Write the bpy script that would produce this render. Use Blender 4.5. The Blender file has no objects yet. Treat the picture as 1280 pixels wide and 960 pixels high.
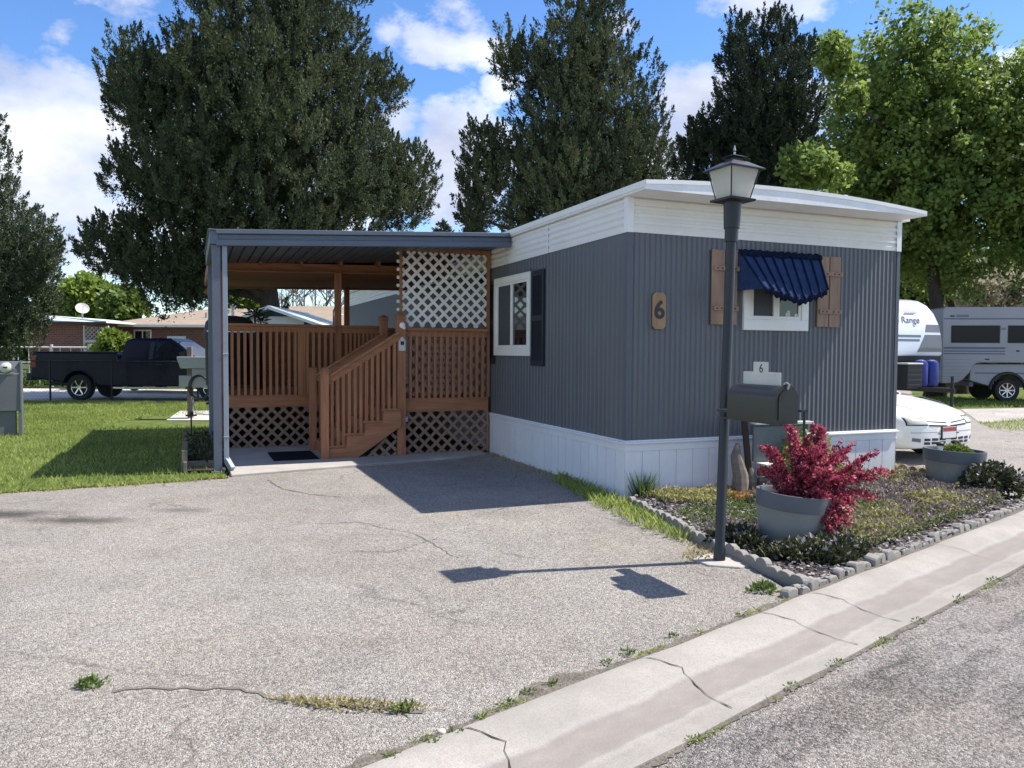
import bpy, bmesh, math, random
import numpy as np
from mathutils import Vector, Matrix
random.seed(7)
rng = np.random.default_rng(11)
SC = bpy.context.scene
COL = SC.collection
R = math.radians

# ------------------------------------------------------------------ camera numbers and places
F_PX, PITCH, ROLL, CAM_H = 985.2, .0412, .0061, 1.56
HOME = Vector((1.2242, 8.4075, 0)); YAW = .3888
UX = Vector((math.cos(YAW), math.sin(YAW), 0)); VX = Vector((-math.sin(YAW), math.cos(YAW), 0))
def H(u, v, z=0.0):                       # home coordinates -> world
    return HOME + UX*u + VX*v + Vector((0, 0, z))
def _ray(px, py):
    a, b = (px-640)/F_PX, -(py-480)/F_PX
    cr, sr = math.cos(ROLL), math.sin(ROLL)
    x = a*cr-b*sr; y = a*sr+b*cr
    c, s = math.cos(PITCH), math.sin(PITCH)
    return Vector((x, c+y*s, -s+y*c))
def G(px, py, z=0.0):                     # a point of the ground seen in the photograph
    r = _ray(px, py); t = (z-CAM_H)/r.z
    return Vector((0, 0, CAM_H))+r*t
def D(px, py, dist):                      # a point seen in the photograph at a known distance
    r = _ray(px, py)
    return Vector((0, 0, CAM_H))+r*(dist/r.y)

# ------------------------------------------------------------------ materials
def _nt(name):
    m = bpy.data.materials.new(name); m.use_nodes = True
    nt = m.node_tree
    return m, nt, nt.nodes['Principled BSDF'], nt.nodes['Material Output']
def _n(nt, typ, **kw):
    n = nt.nodes.new(typ)
    for k, v in kw.items():
        if k in n.inputs.keys() if isinstance(k, str) else False: n.inputs[k].default_value = v
        else: setattr(n, k, v)
    return n
def _mix(nt, fac, a, b, mode='MIX'):
    n = nt.nodes.new('ShaderNodeMix'); n.data_type = 'RGBA'; n.blend_type = mode
    for s, v in ((0, fac), (6, a), (7, b)):
        if hasattr(v, 'is_linked') or isinstance(v, bpy.types.NodeSocket): nt.links.new(v, n.inputs[s])
        elif s == 0: n.inputs[0].default_value = v
        else: n.inputs[s].default_value = (*v, 1) if len(v) == 3 else v
    return n.outputs[2]
def _ramp(nt, src, stops):
    n = nt.nodes.new('ShaderNodeValToRGB'); e = n.color_ramp.elements
    while len(e) < len(stops): e.new(.5)
    for k, (p, c) in enumerate(stops):
        e[k].position = p; e[k].color = (c, c, c, 1) if isinstance(c, (int, float)) else (*c, 1)
    nt.links.new(src, n.inputs[0]); return n.outputs[0]
def _noise(nt, vec, scale, detail=4, rough=.6):
    n = nt.nodes.new('ShaderNodeTexNoise'); n.inputs['Scale'].default_value = scale
    n.inputs['Detail'].default_value = detail; n.inputs['Roughness'].default_value = rough
    nt.links.new(vec, n.inputs['Vector']); return n.outputs['Fac']
def _math(nt, op, a, b=None, clamp=False):
    n = nt.nodes.new('ShaderNodeMath'); n.operation = op; n.use_clamp = clamp
    for i, v in enumerate((a, b)):
        if v is None: continue
        if isinstance(v, bpy.types.NodeSocket): nt.links.new(v, n.inputs[i])
        else: n.inputs[i].default_value = v
    return n.outputs[0]
def _coord(nt, scale=None):
    tc = nt.nodes.new('ShaderNodeTexCoord')
    if scale is None: return tc.outputs['Object']
    mp = nt.nodes.new('ShaderNodeMapping'); mp.inputs['Scale'].default_value = scale
    nt.links.new(tc.outputs['Object'], mp.inputs['Vector']); return mp.outputs[0]
def _bump(nt, h, strength, dist, bs):
    b = nt.nodes.new('ShaderNodeBump'); b.inputs['Strength'].default_value = strength
    b.inputs['Distance'].default_value = dist
    nt.links.new(h, b.inputs['Height']); nt.links.new(b.outputs[0], bs.inputs['Normal'])
def plain(name, col, rough=.6, var=.18, scale=6, bump=0, bscale=60, metal=0, spec=.5, coat=0, stretch=None, rvar=.1):
    """a painted / cast / woven surface: base colour, mottling, worn gloss, fine bump"""
    m, nt, bs, out = _nt(name)
    co = _coord(nt, stretch)
    f = _noise(nt, co, scale, 5)
    f2 = _noise(nt, co, scale*9, 3)
    f = _math(nt, 'ADD', _math(nt, 'MULTIPLY', f, .7), _math(nt, 'MULTIPLY', f2, .3))
    d = tuple(c*(1-var) for c in col); l = tuple(min(1, c*(1+var)) for c in col)
    nt.links.new(_mix(nt, _ramp(nt, f, [(.3, 0.), (.7, 1.)]), d, l), bs.inputs['Base Color'])
    nt.links.new(_math(nt, 'ADD', _math(nt, 'MULTIPLY', f, rvar*2), rough-rvar), bs.inputs['Roughness'])
    bs.inputs['Metallic'].default_value = metal
    bs.inputs['Specular IOR Level'].default_value = spec
    bs.inputs['Coat Weight'].default_value = coat
    if coat: bs.inputs['Coat Roughness'].default_value = .06
    if bump: _bump(nt, _noise(nt, co, bscale, 3), bump, .01, bs)
    return m
def wood(name, col, dark, rough=.65, along='z', knots=True):
    m, nt, bs, out = _nt(name)
    st = {'z': (14, 14, 1.2), 'x': (1.2, 14, 14), 'y': (14, 1.2, 14)}[along]
    co = _coord(nt, st)
    f = _noise(nt, co, 1.6, 7, .65)
    big = _noise(nt, _coord(nt), 1.7, 3)
    c = _mix(nt, _ramp(nt, f, [(.3, 0.), (.68, 1.)]), dark, col)
    c = _mix(nt, _math(nt, 'MULTIPLY', big, .5), c, tuple(x*.62 for x in col))
    nt.links.new(c, bs.inputs['Base Color']); bs.inputs['Roughness'].default_value = rough
    bs.inputs['Specular IOR Level'].default_value = .3
    _bump(nt, f, .35, .004, bs)
    return m
def foliage(name, dark, light, trans=.25, rough=.55, third=None):
    """leaf colour runs from dark to light with each leaf's own random tone"""
    m, nt, bs, out = _nt(name)
    at = nt.nodes.new('ShaderNodeAttribute'); at.attribute_name = 'tone'
    c = _mix(nt, at.outputs['Fac'], dark, light)
    if third:
        c = _mix(nt, _ramp(nt, at.outputs['Fac'], [(.9, 0.), (.93, 1.)]), c, third)
    nt.links.new(c, bs.inputs['Base Color']); bs.inputs['Roughness'].default_value = rough
    bs.inputs['Specular IOR Level'].default_value = .25
    if trans:
        tr = nt.nodes.new('ShaderNodeBsdfTranslucent'); ms = nt.nodes.new('ShaderNodeMixShader')
        hs = nt.nodes.new('ShaderNodeHueSaturation'); hs.inputs['Value'].default_value = 1.5
        hs.inputs['Hue'].default_value = .49
        nt.links.new(c, hs.inputs['Color']); nt.links.new(hs.outputs[0], tr.inputs['Color'])
        ms.inputs[0].default_value = trans
        nt.links.new(bs.outputs[0], ms.inputs[1]); nt.links.new(tr.outputs[0], ms.inputs[2])
        nt.links.new(ms.outputs[0], out.inputs['Surface'])
    return m
def glass(name, col, rough=.04, spec=.6):
    m, nt, bs, out = _nt(name)
    bs.inputs['Base Color'].default_value = (*col, 1); bs.inputs['Roughness'].default_value = rough
    bs.inputs['Specular IOR Level'].default_value = spec
    _bump(nt, _noise(nt, _coord(nt), 3, 2), .03, .01, bs)
    return m
def asphalt(name, base, lo, hi, stain=(), tint=(1, .95, .865), tar=False):
    """worn chip-seal: every stone its own grey, patches of wear, a few oil stains of their own shape"""
    m, nt, bs, out = _nt(name)
    co = _coord(nt)
    v = nt.nodes.new('ShaderNodeTexVoronoi'); v.inputs['Scale'].default_value = 150
    nt.links.new(co, v.inputs['Vector'])
    sep = nt.nodes.new('ShaderNodeSeparateColor'); nt.links.new(v.outputs['Color'], sep.inputs[0])
    v2 = nt.nodes.new('ShaderNodeTexVoronoi'); v2.inputs['Scale'].default_value = 80
    nt.links.new(co, v2.inputs['Vector'])
    sep2 = nt.nodes.new('ShaderNodeSeparateColor'); nt.links.new(v2.outputs['Color'], sep2.inputs[0])
    st = _math(nt, 'ADD', _math(nt, 'MULTIPLY', sep.outputs[0], .6), _math(nt, 'MULTIPLY', sep2.outputs[1], .4))
    g = _ramp(nt, st, [(.12, lo), (.5, base), (.86, hi)])
    c = _mix(nt, 1.0, g, tint, 'MULTIPLY')
    pink = _mix(nt, _math(nt, 'MULTIPLY', sep.outputs[2], .6), c, _mix(nt, 1.0, g, (1.03, .91, .83), 'MULTIPLY'))
    big = _noise(nt, co, .55, 6, .62)
    c = _mix(nt, _ramp(nt, big, [(.34, .5), (.62, 0.)]), pink, _mix(nt, 1.0, pink, (.62, .6, .58), 'MULTIPLY'))
    mid = _noise(nt, co, 2.6, 5, .7)
    c = _mix(nt, _ramp(nt, mid, [(.3, .3), (.55, 0.)]), c, _mix(nt, 1.0, c, (.6, .58, .57), 'MULTIPLY'))
    warm = _noise(nt, co, .9, 4, .6)
    c = _mix(nt, _ramp(nt, warm, [(.45, 0.), (.7, .5)]), c, _mix(nt, 1.0, c, (1.12, 1.06, .96), 'MULTIPLY'))
    vc = nt.nodes.new('ShaderNodeTexVoronoi'); vc.feature = 'DISTANCE_TO_EDGE'; vc.inputs['Scale'].default_value = .62
    dn = nt.nodes.new('ShaderNodeTexNoise'); dn.inputs['Scale'].default_value = 2.3; dn.inputs['Detail'].default_value = 6; nt.links.new(co, dn.inputs['Vector'])
    va = nt.nodes.new('ShaderNodeVectorMath'); va.operation = 'MULTIPLY_ADD'; nt.links.new(dn.outputs['Color'], va.inputs[0]); va.inputs[1].default_value = (.55, .55, 0); nt.links.new(co, va.inputs[2])
    nt.links.new(va.outputs[0], vc.inputs['Vector'])
    ck = _math(nt, 'MULTIPLY', _ramp(nt, vc.outputs['Distance'], [(.0, 1.), (.006, .6), (.014, 0.)]), _ramp(nt, _noise(nt, co, .8, 3), [(.50, 0.), (.62, .55)]))
    c = _mix(nt, ck, c, (.06, .052, .045))
    ed = _noise(nt, co, 3.2, 5)
    for (x, y, rx, ry, amt) in stain:
        mp = nt.nodes.new('ShaderNodeMapping'); mp.vector_type = 'POINT'
        mp.inputs['Location'].default_value = (-x/rx, -y/ry, 0); mp.inputs['Scale'].default_value = (1/rx, 1/ry, 0)
        nt.links.new(co, mp.inputs['Vector'])
        ln = nt.nodes.new('ShaderNodeVectorMath'); ln.operation = 'LENGTH'; nt.links.new(mp.outputs[0], ln.inputs[0])
        d = _math(nt, 'ADD', ln.outputs['Value'], _math(nt, 'MULTIPLY', _math(nt, 'SUBTRACT', ed, .5), 1.3))
        c = _mix(nt, _ramp(nt, d, [(.2, amt), (1., 0.)]), c, (.035, .033, .033))
    if tar:
        w = nt.nodes.new('ShaderNodeTexNoise'); w.inputs['Scale'].default_value = 1.1; w.inputs['Detail'].default_value = 9
        w.inputs['Roughness'].default_value = .7
        mr = nt.nodes.new('ShaderNodeMapping'); mr.inputs['Rotation'].default_value = (0, 0, -R(41)); nt.links.new(co, mr.inputs['Vector'])
        mp = nt.nodes.new('ShaderNodeMapping'); mp.inputs['Scale'].default_value = (.8, 2.6, 1)
        nt.links.new(mr.outputs[0], mp.inputs['Vector']); nt.links.new(mp.outputs[0], w.inputs['Vector'])
        sy = nt.nodes.new('ShaderNodeSeparateXYZ'); nt.links.new(mr.outputs[0], sy.inputs[0])
        near = _ramp(nt, _math(nt, 'MULTIPLY', _math(nt, 'SUBTRACT', 1.95, sy.outputs['Y']), .5), [(.0, .3), (.12, 1.), (.35, .75), (.6, 0.)])
        wf = _math(nt, 'ADD', w.outputs['Fac'], _math(nt, 'MULTIPLY', near, .12))
        c = _mix(nt, _math(nt, 'MULTIPLY', _ramp(nt, wf, [(.585, 0.), (.65, .62)]), _ramp(nt, st, [(.3, 1.), (.8, .45)])), c, _mix(nt, 1.0, c, (.36, .36, .38), 'MULTIPLY'))
    nt.links.new(c, bs.inputs['Base Color']); bs.inputs['Roughness'].default_value = .9
    bs.inputs['Specular IOR Level'].default_value = .2
    hh = _math(nt, 'ADD', _math(nt, 'MULTIPLY', v.outputs['Distance'], -1.0), _math(nt, 'MULTIPLY', v2.outputs['Distance'], -.6))
    _bump(nt, hh, .8, .012, bs)
    return m
def concrete(name, col, band=False):
    m, nt, bs, out = _nt(name)
    co = _coord(nt)
    f = _noise(nt, co, 2.2, 8, .65); g = _noise(nt, co, 70, 3); sp = _noise(nt, co, 190, 2)
    c = _mix(nt, _ramp(nt, f, [(.3, 0.), (.72, 1.)]), tuple(x*.8 for x in col), tuple(min(1, x*1.08) for x in col))
    c = _mix(nt, _ramp(nt, g, [(.35, .35), (.55, 0.)]), c, tuple(x*.6 for x in col))
    c = _mix(nt, _ramp(nt, sp, [(.3, .5), (.45, 0.)]), c, tuple(x*.45 for x in col))
    blot = _noise(nt, co, .9, 7, .7)
    c = _mix(nt, _ramp(nt, blot, [(.43, 0.), (.62, .7)]), c, tuple(x*.66 for x in col))
    if band:                                # the silt line left by running water along the gutter
        sx = nt.nodes.new('ShaderNodeSeparateXYZ'); nt.links.new(co, sx.inputs[0])
        lo = _noise(nt, _coord(nt, (1.0, .25, 1)), 1.6, 7, .68)
        y = _math(nt, 'ADD', sx.outputs['Y'], _math(nt, 'MULTIPLY', _math(nt, 'SUBTRACT', lo, .5), .17))
        b = _ramp(nt, y, [(0, 0.), (.25, 0.), (.275, .4), (.295, .9), (.33, .8), (.42, .9), (.475, .75), (.492, .12), (.52, 0.), (.53, .16), (.55, .16), (.56, 0.)])
        b = _math(nt, 'MULTIPLY', b, _ramp(nt, _noise(nt, _coord(nt, (1, 2.5, 1)), 5, 7, .7), [(.3, .55), (.65, 1.)]))
        c = _mix(nt, b, c, (.205, .18, .165))
        e = _ramp(nt, y, [(.235, 0.), (.265, .1), (.29, 0.), (.465, 0.), (.495, .08), (.52, 0.)])
        c = _mix(nt, e, c, (.50, .52, .55))
    nt.links.new(c, bs.inputs['Base Color']); bs.inputs['Roughness'].default_value = .88
    bs.inputs['Specular IOR Level'].default_value = .25
    _bump(nt, _math(nt, 'ADD', g, sp), .35, .006, bs)
    return m
def brick(name):
    m, nt, bs, out = _nt(name)
    b = nt.nodes.new('ShaderNodeTexBrick'); b.inputs['Scale'].default_value = 1
    mp = nt.nodes.new('ShaderNodeMapping'); mp.inputs['Rotation'].default_value = (R(90), 0, 0)
    nt.links.new(_coord(nt), mp.inputs['Vector']); nt.links.new(mp.outputs[0], b.inputs['Vector'])
    b.inputs['Brick Width'].default_value = .24; b.inputs['Row Height'].default_value = .08; b.inputs['Mortar Size'].default_value = .008
    b.inputs['Color1'].default_value = (.22, .085, .06, 1); b.inputs['Color2'].default_value = (.15, .06, .045, 1); b.inputs['Mortar'].default_value = (.24, .2, .18, 1)
    nt.links.new(b.outputs[0], bs.inputs['Base Color']); bs.inputs['Roughness'].default_value = .9
    return m
def soil(name, a, b, scale=3, c3=None):
    m, nt, bs, out = _nt(name)
    co = _coord(nt)
    f = _noise(nt, co, scale, 7, .65); g = _noise(nt, co, 60, 4)
    c = _mix(nt, _ramp(nt, f, [(.35, 0.), (.65, 1.)]), a, b)
    c = _mix(nt, _ramp(nt, g, [(.35, .55), (.6, 0.)]), c, tuple(x*.45 for x in a))
    if c3: c = _mix(nt, _ramp(nt, _noise(nt, co, .35, 5, .7), [(.60, 0.), (.72, .8)]), c, c3)
    nt.links.new(c, bs.inputs['Base Color']); bs.inputs['Roughness'].default_value = .95
    bs.inputs['Specular IOR Level'].default_value = .1
    _bump(nt, g, .7, .03, bs)
    return m
def shingle(name, col):
    m, nt, bs, out = _nt(name)
    co = _coord(nt)
    b = nt.nodes.new('ShaderNodeTexBrick'); nt.links.new(co, b.inputs['Vector']); b.inputs['Scale'].default_value = 1
    b.inputs['Brick Width'].default_value = .35; b.inputs['Row Height'].default_value = .16; b.inputs['Mortar Size'].default_value = .012
    b.inputs['Color1'].default_value = (*col, 1); b.inputs['Color2'].default_value = (*(x*.75 for x in col), 1); b.inputs['Mortar'].default_value = (*(x*.5 for x in col), 1)
    c = _mix(nt, _math(nt, 'MULTIPLY', _noise(nt, co, 1.2, 5), .4), b.outputs[0], tuple(x*1.3 for x in col))
    nt.links.new(c, bs.inputs['Base Color']); bs.inputs['Roughness'].default_value = .95
    return m
def fabric(name, col, rough=.8):
    return plain(name, col, rough, .3, 14, .25, 140, spec=.06)

MAT = dict(
 drive=asphalt('driveway_asphalt', .315, .16, .49, stain=[(-4.9, 7.35, .9, .3, .8), (-4.0, 7.12, .6, .24, .75), (-3.2, 7.6, .4, .15, .4)]),
 street=asphalt('street_asphalt', .265, .12, .45, tint=(1, .945, .90), tar=True),
 pale_gravel=asphalt('pale_gravel', .5, .25, .75, tint=(1, .97, .93)),
 lane=asphalt('gravel_lane', .35, .2, .52, tint=(1, .95, .9)),
 gutter=concrete('gutter_concrete', (.355, .33, .298), True),
 slab=concrete('porch_concrete', (.42, .39, .355)),
 pad=concrete('pale_concrete', (.55, .53, .48)),
 lawn=soil('lawn_soil', (.09, .125, .03), (.15, .19, .055), 4, (.20, .165, .08)),
 earth=soil('far_earth', (.055, .075, .03), (.10, .11, .05), 1.2),
 bed=soil('bed_soil', (.05, .04, .035), (.11, .09, .08), 9),
 siding=plain('slate_blue_siding', (.108, .115, .128), .45, .10, 1.6, spec=.45, stretch=(3, 3, .5)),
 trimgrey=plain('slate_blue_trim', (.09, .10, .118), .5, .1, 2),
 band=plain('white_metal_band', (.78, .77, .735), .42, .06, 1.5, spec=.5),
 roofw=plain('white_roof_metal', (.80, .80, .80), .45, .1, 3, spec=.5),
 skirt=plain('white_skirting', (.72, .72, .74), .6, .07, 2.2, spec=.35),
 vinyl=plain('white_vinyl', (.80, .79, .74), .4, .04, 5),
 pane=glass('dark_window_glass', (.012, .014, .016)),
 screen=plain('window_screen', (.06, .065, .075), .7, .2, 200),
 black=plain('black_paint', (.012, .013, .015), .42, .2, 8, spec=.5),
 shut=plain('navy_black_shutter', (.012, .017, .026), .5, .15, 5),
 cedar=wood('rustic_shutter_wood', (.40, .27, .185), (.23, .14, .09)),
 deck=wood('stained_deck_wood', (.46, .205, .10), (.215, .095, .048)),
 deckx=wood('stained_deck_rail', (.46, .205, .10), (.215, .095, .048), along='x'),
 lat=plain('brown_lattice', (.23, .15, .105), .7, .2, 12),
 wlat=plain('white_lattice', (.80, .77, .70), .6, .12, 7),
 carport=plain('slate_carport_metal', (.095, .115, .15), .4, .12, 3, spec=.5),
 spout=plain('grey_blue_downspout', (.23, .27, .32), .4, .1, 4),
 rugm=fabric('dark_mat', (.012, .014, .02)),
 awn=fabric('blue_awning_canvas', (.028, .054, .13), .95),
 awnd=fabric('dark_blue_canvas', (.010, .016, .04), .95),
 plaq=wood('plaque_wood', (.42, .27, .16), (.28, .165, .09)),
 lampb=plain('lamp_black', (.014, .015, .017), .38, .25, 14, spec=.5),
 lglass=None,
 mail=plain('mailbox_black', (.016, .017, .019), .33, .25, 9, spec=.55),
 tin=plain('aged_white_tin', (.56, .56, .5), .5, .1, 6),
 steel=plain('bare_steel', (.5, .5, .5), .32, .15, 10, metal=1),
 pot=plain('grey_resin_barrel', (.27, .275, .26), .55, .1, 5, .12, 120, spec=.35),
 potrim=plain('slate_resin_rim', (.10, .112, .13), .5, .1, 5, spec=.4),
 stone=concrete('edging_stone', (.29, .275, .25)),
 grit=soil('joint_grit', (.13, .115, .095), (.23, .205, .175), 14),
 brownst=concrete('brown_edging', (.22, .15, .12)),
 chips=foliage('slate_chips', (.06, .055, .06), (.34, .32, .34), 0, .85),
 white_car=plain('white_car_paint', (.80, .80, .78), .22, .03, 2, spec=.5, coat=.6),
 navy_car=plain('navy_car_paint', (.004, .006, .022), .28, .15, 2, spec=.22, coat=.08),
 rubber=plain('tyre_rubber', (.016, .016, .016), .8, .2, 20),
 alloy=plain('alloy_rim', (.55, .55, .56), .28, .1, 9, metal=1),
 trimb=plain('black_plastic', (.015, .015, .016), .55, .15, 9),
 lens=glass('headlight_lens', (.42, .43, .37), .12),
 redlens=glass('red_lens', (.25, .012, .012), .15),
 chrome=plain('bright_metal', (.62, .62, .63), .2, .08, 12, metal=1),
 plate=plain('plate_white', (.68, .66, .64), .45, .06, 20),
 platered=plain('plate_red', (.32, .05, .045), .45, .1, 20),
 lat2=plain('pale_lattice', (.40, .30, .235), .7, .2, 12),  # lit look of the lattice behind the balusters put into a paler colour
 rv=plain('camper_cream', (.30, .31, .325), .45, .07, 1.5, spec=.4),
 rvstripe=plain('camper_stripe', (.10, .12, .17), .5, .1, 4),
 silver=plain('silver_fibreglass', (.62, .66, .72), .22, .06, 1.2, spec=.5, coat=.5),
 rvgrey=plain('grey_graphic', (.14, .15, .16), .35, .1, 2),
 blue=plain('blue_tank_cover', (.015, .03, .20), .45, .15, 6),
 utility=plain('utility_grey', (.125, .135, .145), .5, .12, 2.5, spec=.4),
 utilpale=plain('pale_utility', (.30, .31, .29), .5, .12, 3),
 galvd=plain('dull_fence_steel', (.025, .026, .028), .6, .15, 8, metal=.3),
 galvp=plain('aged_panel_steel', (.13, .15, .16), .5, .25, 4, metal=.2),
 darkpane=glass('tinted_glass', (.006, .007, .012), .2, .25),
 galv=plain('galvanised_steel', (.36, .37, .38), .45, .15, 8, metal=.7),
 brick=brick('red_brick'),
 tanroof=shingle('tan_shingles', (.30, .235, .175)),
 greyroof=plain('pale_metal_roof', (.58, .64, .62), .5, .1, 1),
 navywall=plain('navy_board', (.03, .045, .10), .6, .1, 2),
 lilac=plain('white_board', (.74, .75, .78), .6, .06, 2),
 greenfence=plain('weathered_white_fence', (.5, .5, .47), .7, .15, 3),
 bark=wood('dark_bark', (.10, .075, .055), (.035, .027, .02), .95),
 greybark=wood('grey_bark', (.22, .19, .16), (.12, .10, .085), .95),
 oldwood=wood('weathered_wood', (.24, .21, .175), (.10, .08, .065), .9, along='x'),
 darkwood=wood('dark_old_wood', (.07, .045, .03), (.03, .02, .014), .8),
 cedarleaf=foliage('juniper_foliage', (.017, .033, .020), (.12, .142, .064), .12, .75, (.15, .105, .055)),
 cedarleaf2=foliage('dark_juniper_foliage', (.016, .029, .02), (.06, .08, .036), .12, .7),
 spruceleaf=foliage('spruce_foliage', (.028, .045, .027), (.10, .125, .065), .12, .7),
 mapleleaf=foliage('maple_foliage', (.06, .115, .03), (.23, .31, .07), .42, .5),
 brightleaf=foliage('spring_foliage', (.09, .15, .025), (.25, .33, .06), .35, .5),
 bushleaf=foliage('bush_foliage', (.045, .09, .02), (.15, .21, .045), .3, .5),
 greyleaf=foliage('bare_twigs', (.16, .14, .12), (.36, .33, .29), 0, .9),
 blossom=foliage('pale_blossom', (.12, .14, .07), (.62, .55, .42), .25, .6),
 redleaf=foliage('barberry_foliage', (.14, .014, .03), (.58, .12, .18), .34, .42, (.62, .24, .25)),
 sedum=foliage('yellow_sedum', (.13, .14, .04), (.46, .43, .19), .25, .6, (.36, .24, .16)),
 sedumr=foliage('rusty_sedum', (.22, .10, .03), (.42, .26, .09), .2, .6),
 ajuga=foliage('purple_groundcover', (.065, .05, .045), (.33, .27, .27), .15, .6, (.34, .28, .46)),
 darkplant=foliage('dark_plant_leaves', (.018, .028, .014), (.075, .085, .035), .15, .5, (.42, .34, .40)),
 grass=foliage('grass_blades', (.105, .16, .03), (.35, .41, .11), .42, .55),
 drygrass=foliage('dry_grass', (.20, .17, .06), (.40, .35, .15), .3, .7),
)
def _lantern_glass():
    m, nt, bs, out = _nt('frosted_lantern_glass')
    bs.inputs['Base Color'].default_value = (.80, .80, .74, 1); bs.inputs['Roughness'].default_value = .3
    tp = nt.nodes.new('ShaderNodeBsdfTransparent'); m2 = nt.nodes.new('ShaderNodeMixShader'); m2.inputs[0].default_value = .3
    tr = nt.nodes.new('ShaderNodeBsdfTranslucent'); tr.inputs['Color'].default_value = (.92, .91, .84, 1)
    ms = nt.nodes.new('ShaderNodeMixShader'); ms.inputs[0].default_value = .6
    nt.links.new(bs.outputs[0], ms.inputs[1]); nt.links.new(tr.outputs[0], ms.inputs[2]); nt.links.new(ms.outputs[0], m2.inputs[1]); nt.links.new(tp.outputs[0], m2.inputs[2]); nt.links.new(m2.outputs[0], out.inputs['Surface'])
    return m
MAT['lglass'] = _lantern_glass()

# ------------------------------------------------------------------ mesh builder
OFF = {}
class MB:
    def __init__(s): s.v = []; s.f = []; s.m = []; s.cm = 0
    def mat(s, i): s.cm = i; return s
    def add(s, vs, fs):
        b = len(s.v); s.v += [tuple(x) for x in vs]
        for f in fs: s.f.append([i+b for i in f]); s.m.append(s.cm)
        return s
    def box(s, a, b, M=None):
        x0, y0, z0 = a; x1, y1, z1 = b
        vs = [(x0, y0, z0), (x1, y0, z0), (x1, y1, z0), (x0, y1, z0), (x0, y0, z1), (x1, y0, z1), (x1, y1, z1), (x0, y1, z1)]
        if M is not None: vs = [M @ Vector(q) for q in vs]
        return s.add(vs, [(3, 2, 1, 0), (4, 5, 6, 7), (0, 1, 5, 4), (1, 2, 6, 5), (2, 3, 7, 6), (3, 0, 4, 7)])
    def bar(s, p, q, w, h, up=(0, 0, 1)):      # a square bar from p to q
        p = Vector(p); q = Vector(q); d = (q-p); L = d.length; d.normalize(); up = Vector(up)
        if abs(d.dot(up)) > .999: up = Vector((0, 1, 0))
        sx = d.cross(up).normalized(); uz = sx.cross(d)
        vs = []
        for c in (p, q):
            for a, b in ((-1, -1), (1, -1), (1, 1), (-1, 1)): vs.append(c+sx*(a*w/2)+uz*(b*h/2))
        return s.add(vs, [(3, 2, 1, 0), (4, 5, 6, 7), (0, 1, 5, 4), (1, 2, 6, 5), (2, 3, 7, 6), (3, 0, 4, 7)])
    def tube(s, pts, rs, seg=12, cap=True):
        pts = [Vector(p) for p in pts]; n = len(pts)
        if isinstance(rs, (int, float)): rs = [rs]*n
        b = len(s.v); ref = None
        for i, p in enumerate(pts):
            d = (pts[min(i+1, n-1)]-pts[max(i-1, 0)]).normalized()
            if ref is None: ref = Vector((0, 0, 1)) if abs(d.z) < .8 else Vector((1, 0, 0))
            sx = ref-d*ref.dot(d)
            sx = (sx if sx.length > 1e-5 else d.orthogonal()).normalized(); sy = d.cross(sx); ref = sx
            for k in range(seg):
                a = 2*math.pi*k/seg
                s.v.append(tuple(p+sx*(math.cos(a)*rs[i])+sy*(math.sin(a)*rs[i])))
        for i in range(n-1):
            for k in range(seg):
                k2 = (k+1) % seg
                s.f.append([b+i*seg+k, b+i*seg+k2, b+(i+1)*seg+k2, b+(i+1)*seg+k]); s.m.append(s.cm)
        if cap:
            s.f.append([b+k for k in reversed(range(seg))]); s.m.append(s.cm)
            s.f.append([b+(n-1)*seg+k for k in range(seg)]); s.m.append(s.cm)
        return s
    def lathe(s, prof, seg=24, M=None, sq=None):   # profile of (r, z); sq=4 makes a square-section lathe
        n = len(prof); b = len(s.v); seg = sq or seg
        for r, z in prof:
            for k in range(seg):
                a = 2*math.pi*(k+.5)/seg; rr = r*(math.sqrt(2) if sq == 4 else 1)
                q = Vector((math.cos(a)*rr, math.sin(a)*rr, z)); s.v.append(tuple(M @ q if M is not None else q))
        for i in range(n-1):
            for k in range(seg):
                k2 = (k+1) % seg
                s.f.append([b+i*seg+k, b+i*seg+k2, b+(i+1)*seg+k2, b+(i+1)*seg+k]); s.m.append(s.cm)
        if prof[0][0] > 1e-6: s.f.append([b+k for k in reversed(range(seg))]); s.m.append(s.cm)
        if prof[-1][0] > 1e-6: s.f.append([b+(n-1)*seg+k for k in range(seg)]); s.m.append(s.cm)
        return s
    def prism(s, poly, d, M=None):                 # closed polygon swept by vector d
        n = len(poly); d = Vector(d); vs = [Vector(p) for p in poly]+[Vector(p)+d for p in poly]
        if M is not None: vs = [M @ q for q in vs]
        return s.add(vs, [list(range(n-1, -1, -1)), list(range(n, 2*n))]+[(i, (i+1) % n, n+(i+1) % n, n+i) for i in range(n)])
    def strip(s, line, d):                         # open polyline swept by vector d
        n = len(line); d = Vector(d)
        return s.add([Vector(p) for p in line]+[Vector(p)+d for p in line], [(i, i+1, n+i+1, n+i) for i in range(n-1)])
    def sheet(s, poly, z=None):
        return s.add([(p[0], p[1], p[2] if z is None else z) for p in poly], [list(range(len(poly)))])
    def grid(s, rows, close=False):
        b = len(s.v); n = len(rows); k = len(rows[0])
        for r in rows: s.v += [tuple(p) for p in r]
        for i in range(n-1):
            for j in range(k if close else k-1):
                j2 = (j+1) % k
                s.f.append([b+i*k+j, b+i*k+j2, b+(i+1)*k+j2, b+(i+1)*k+j]); s.m.append(s.cm)
        return s
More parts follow.
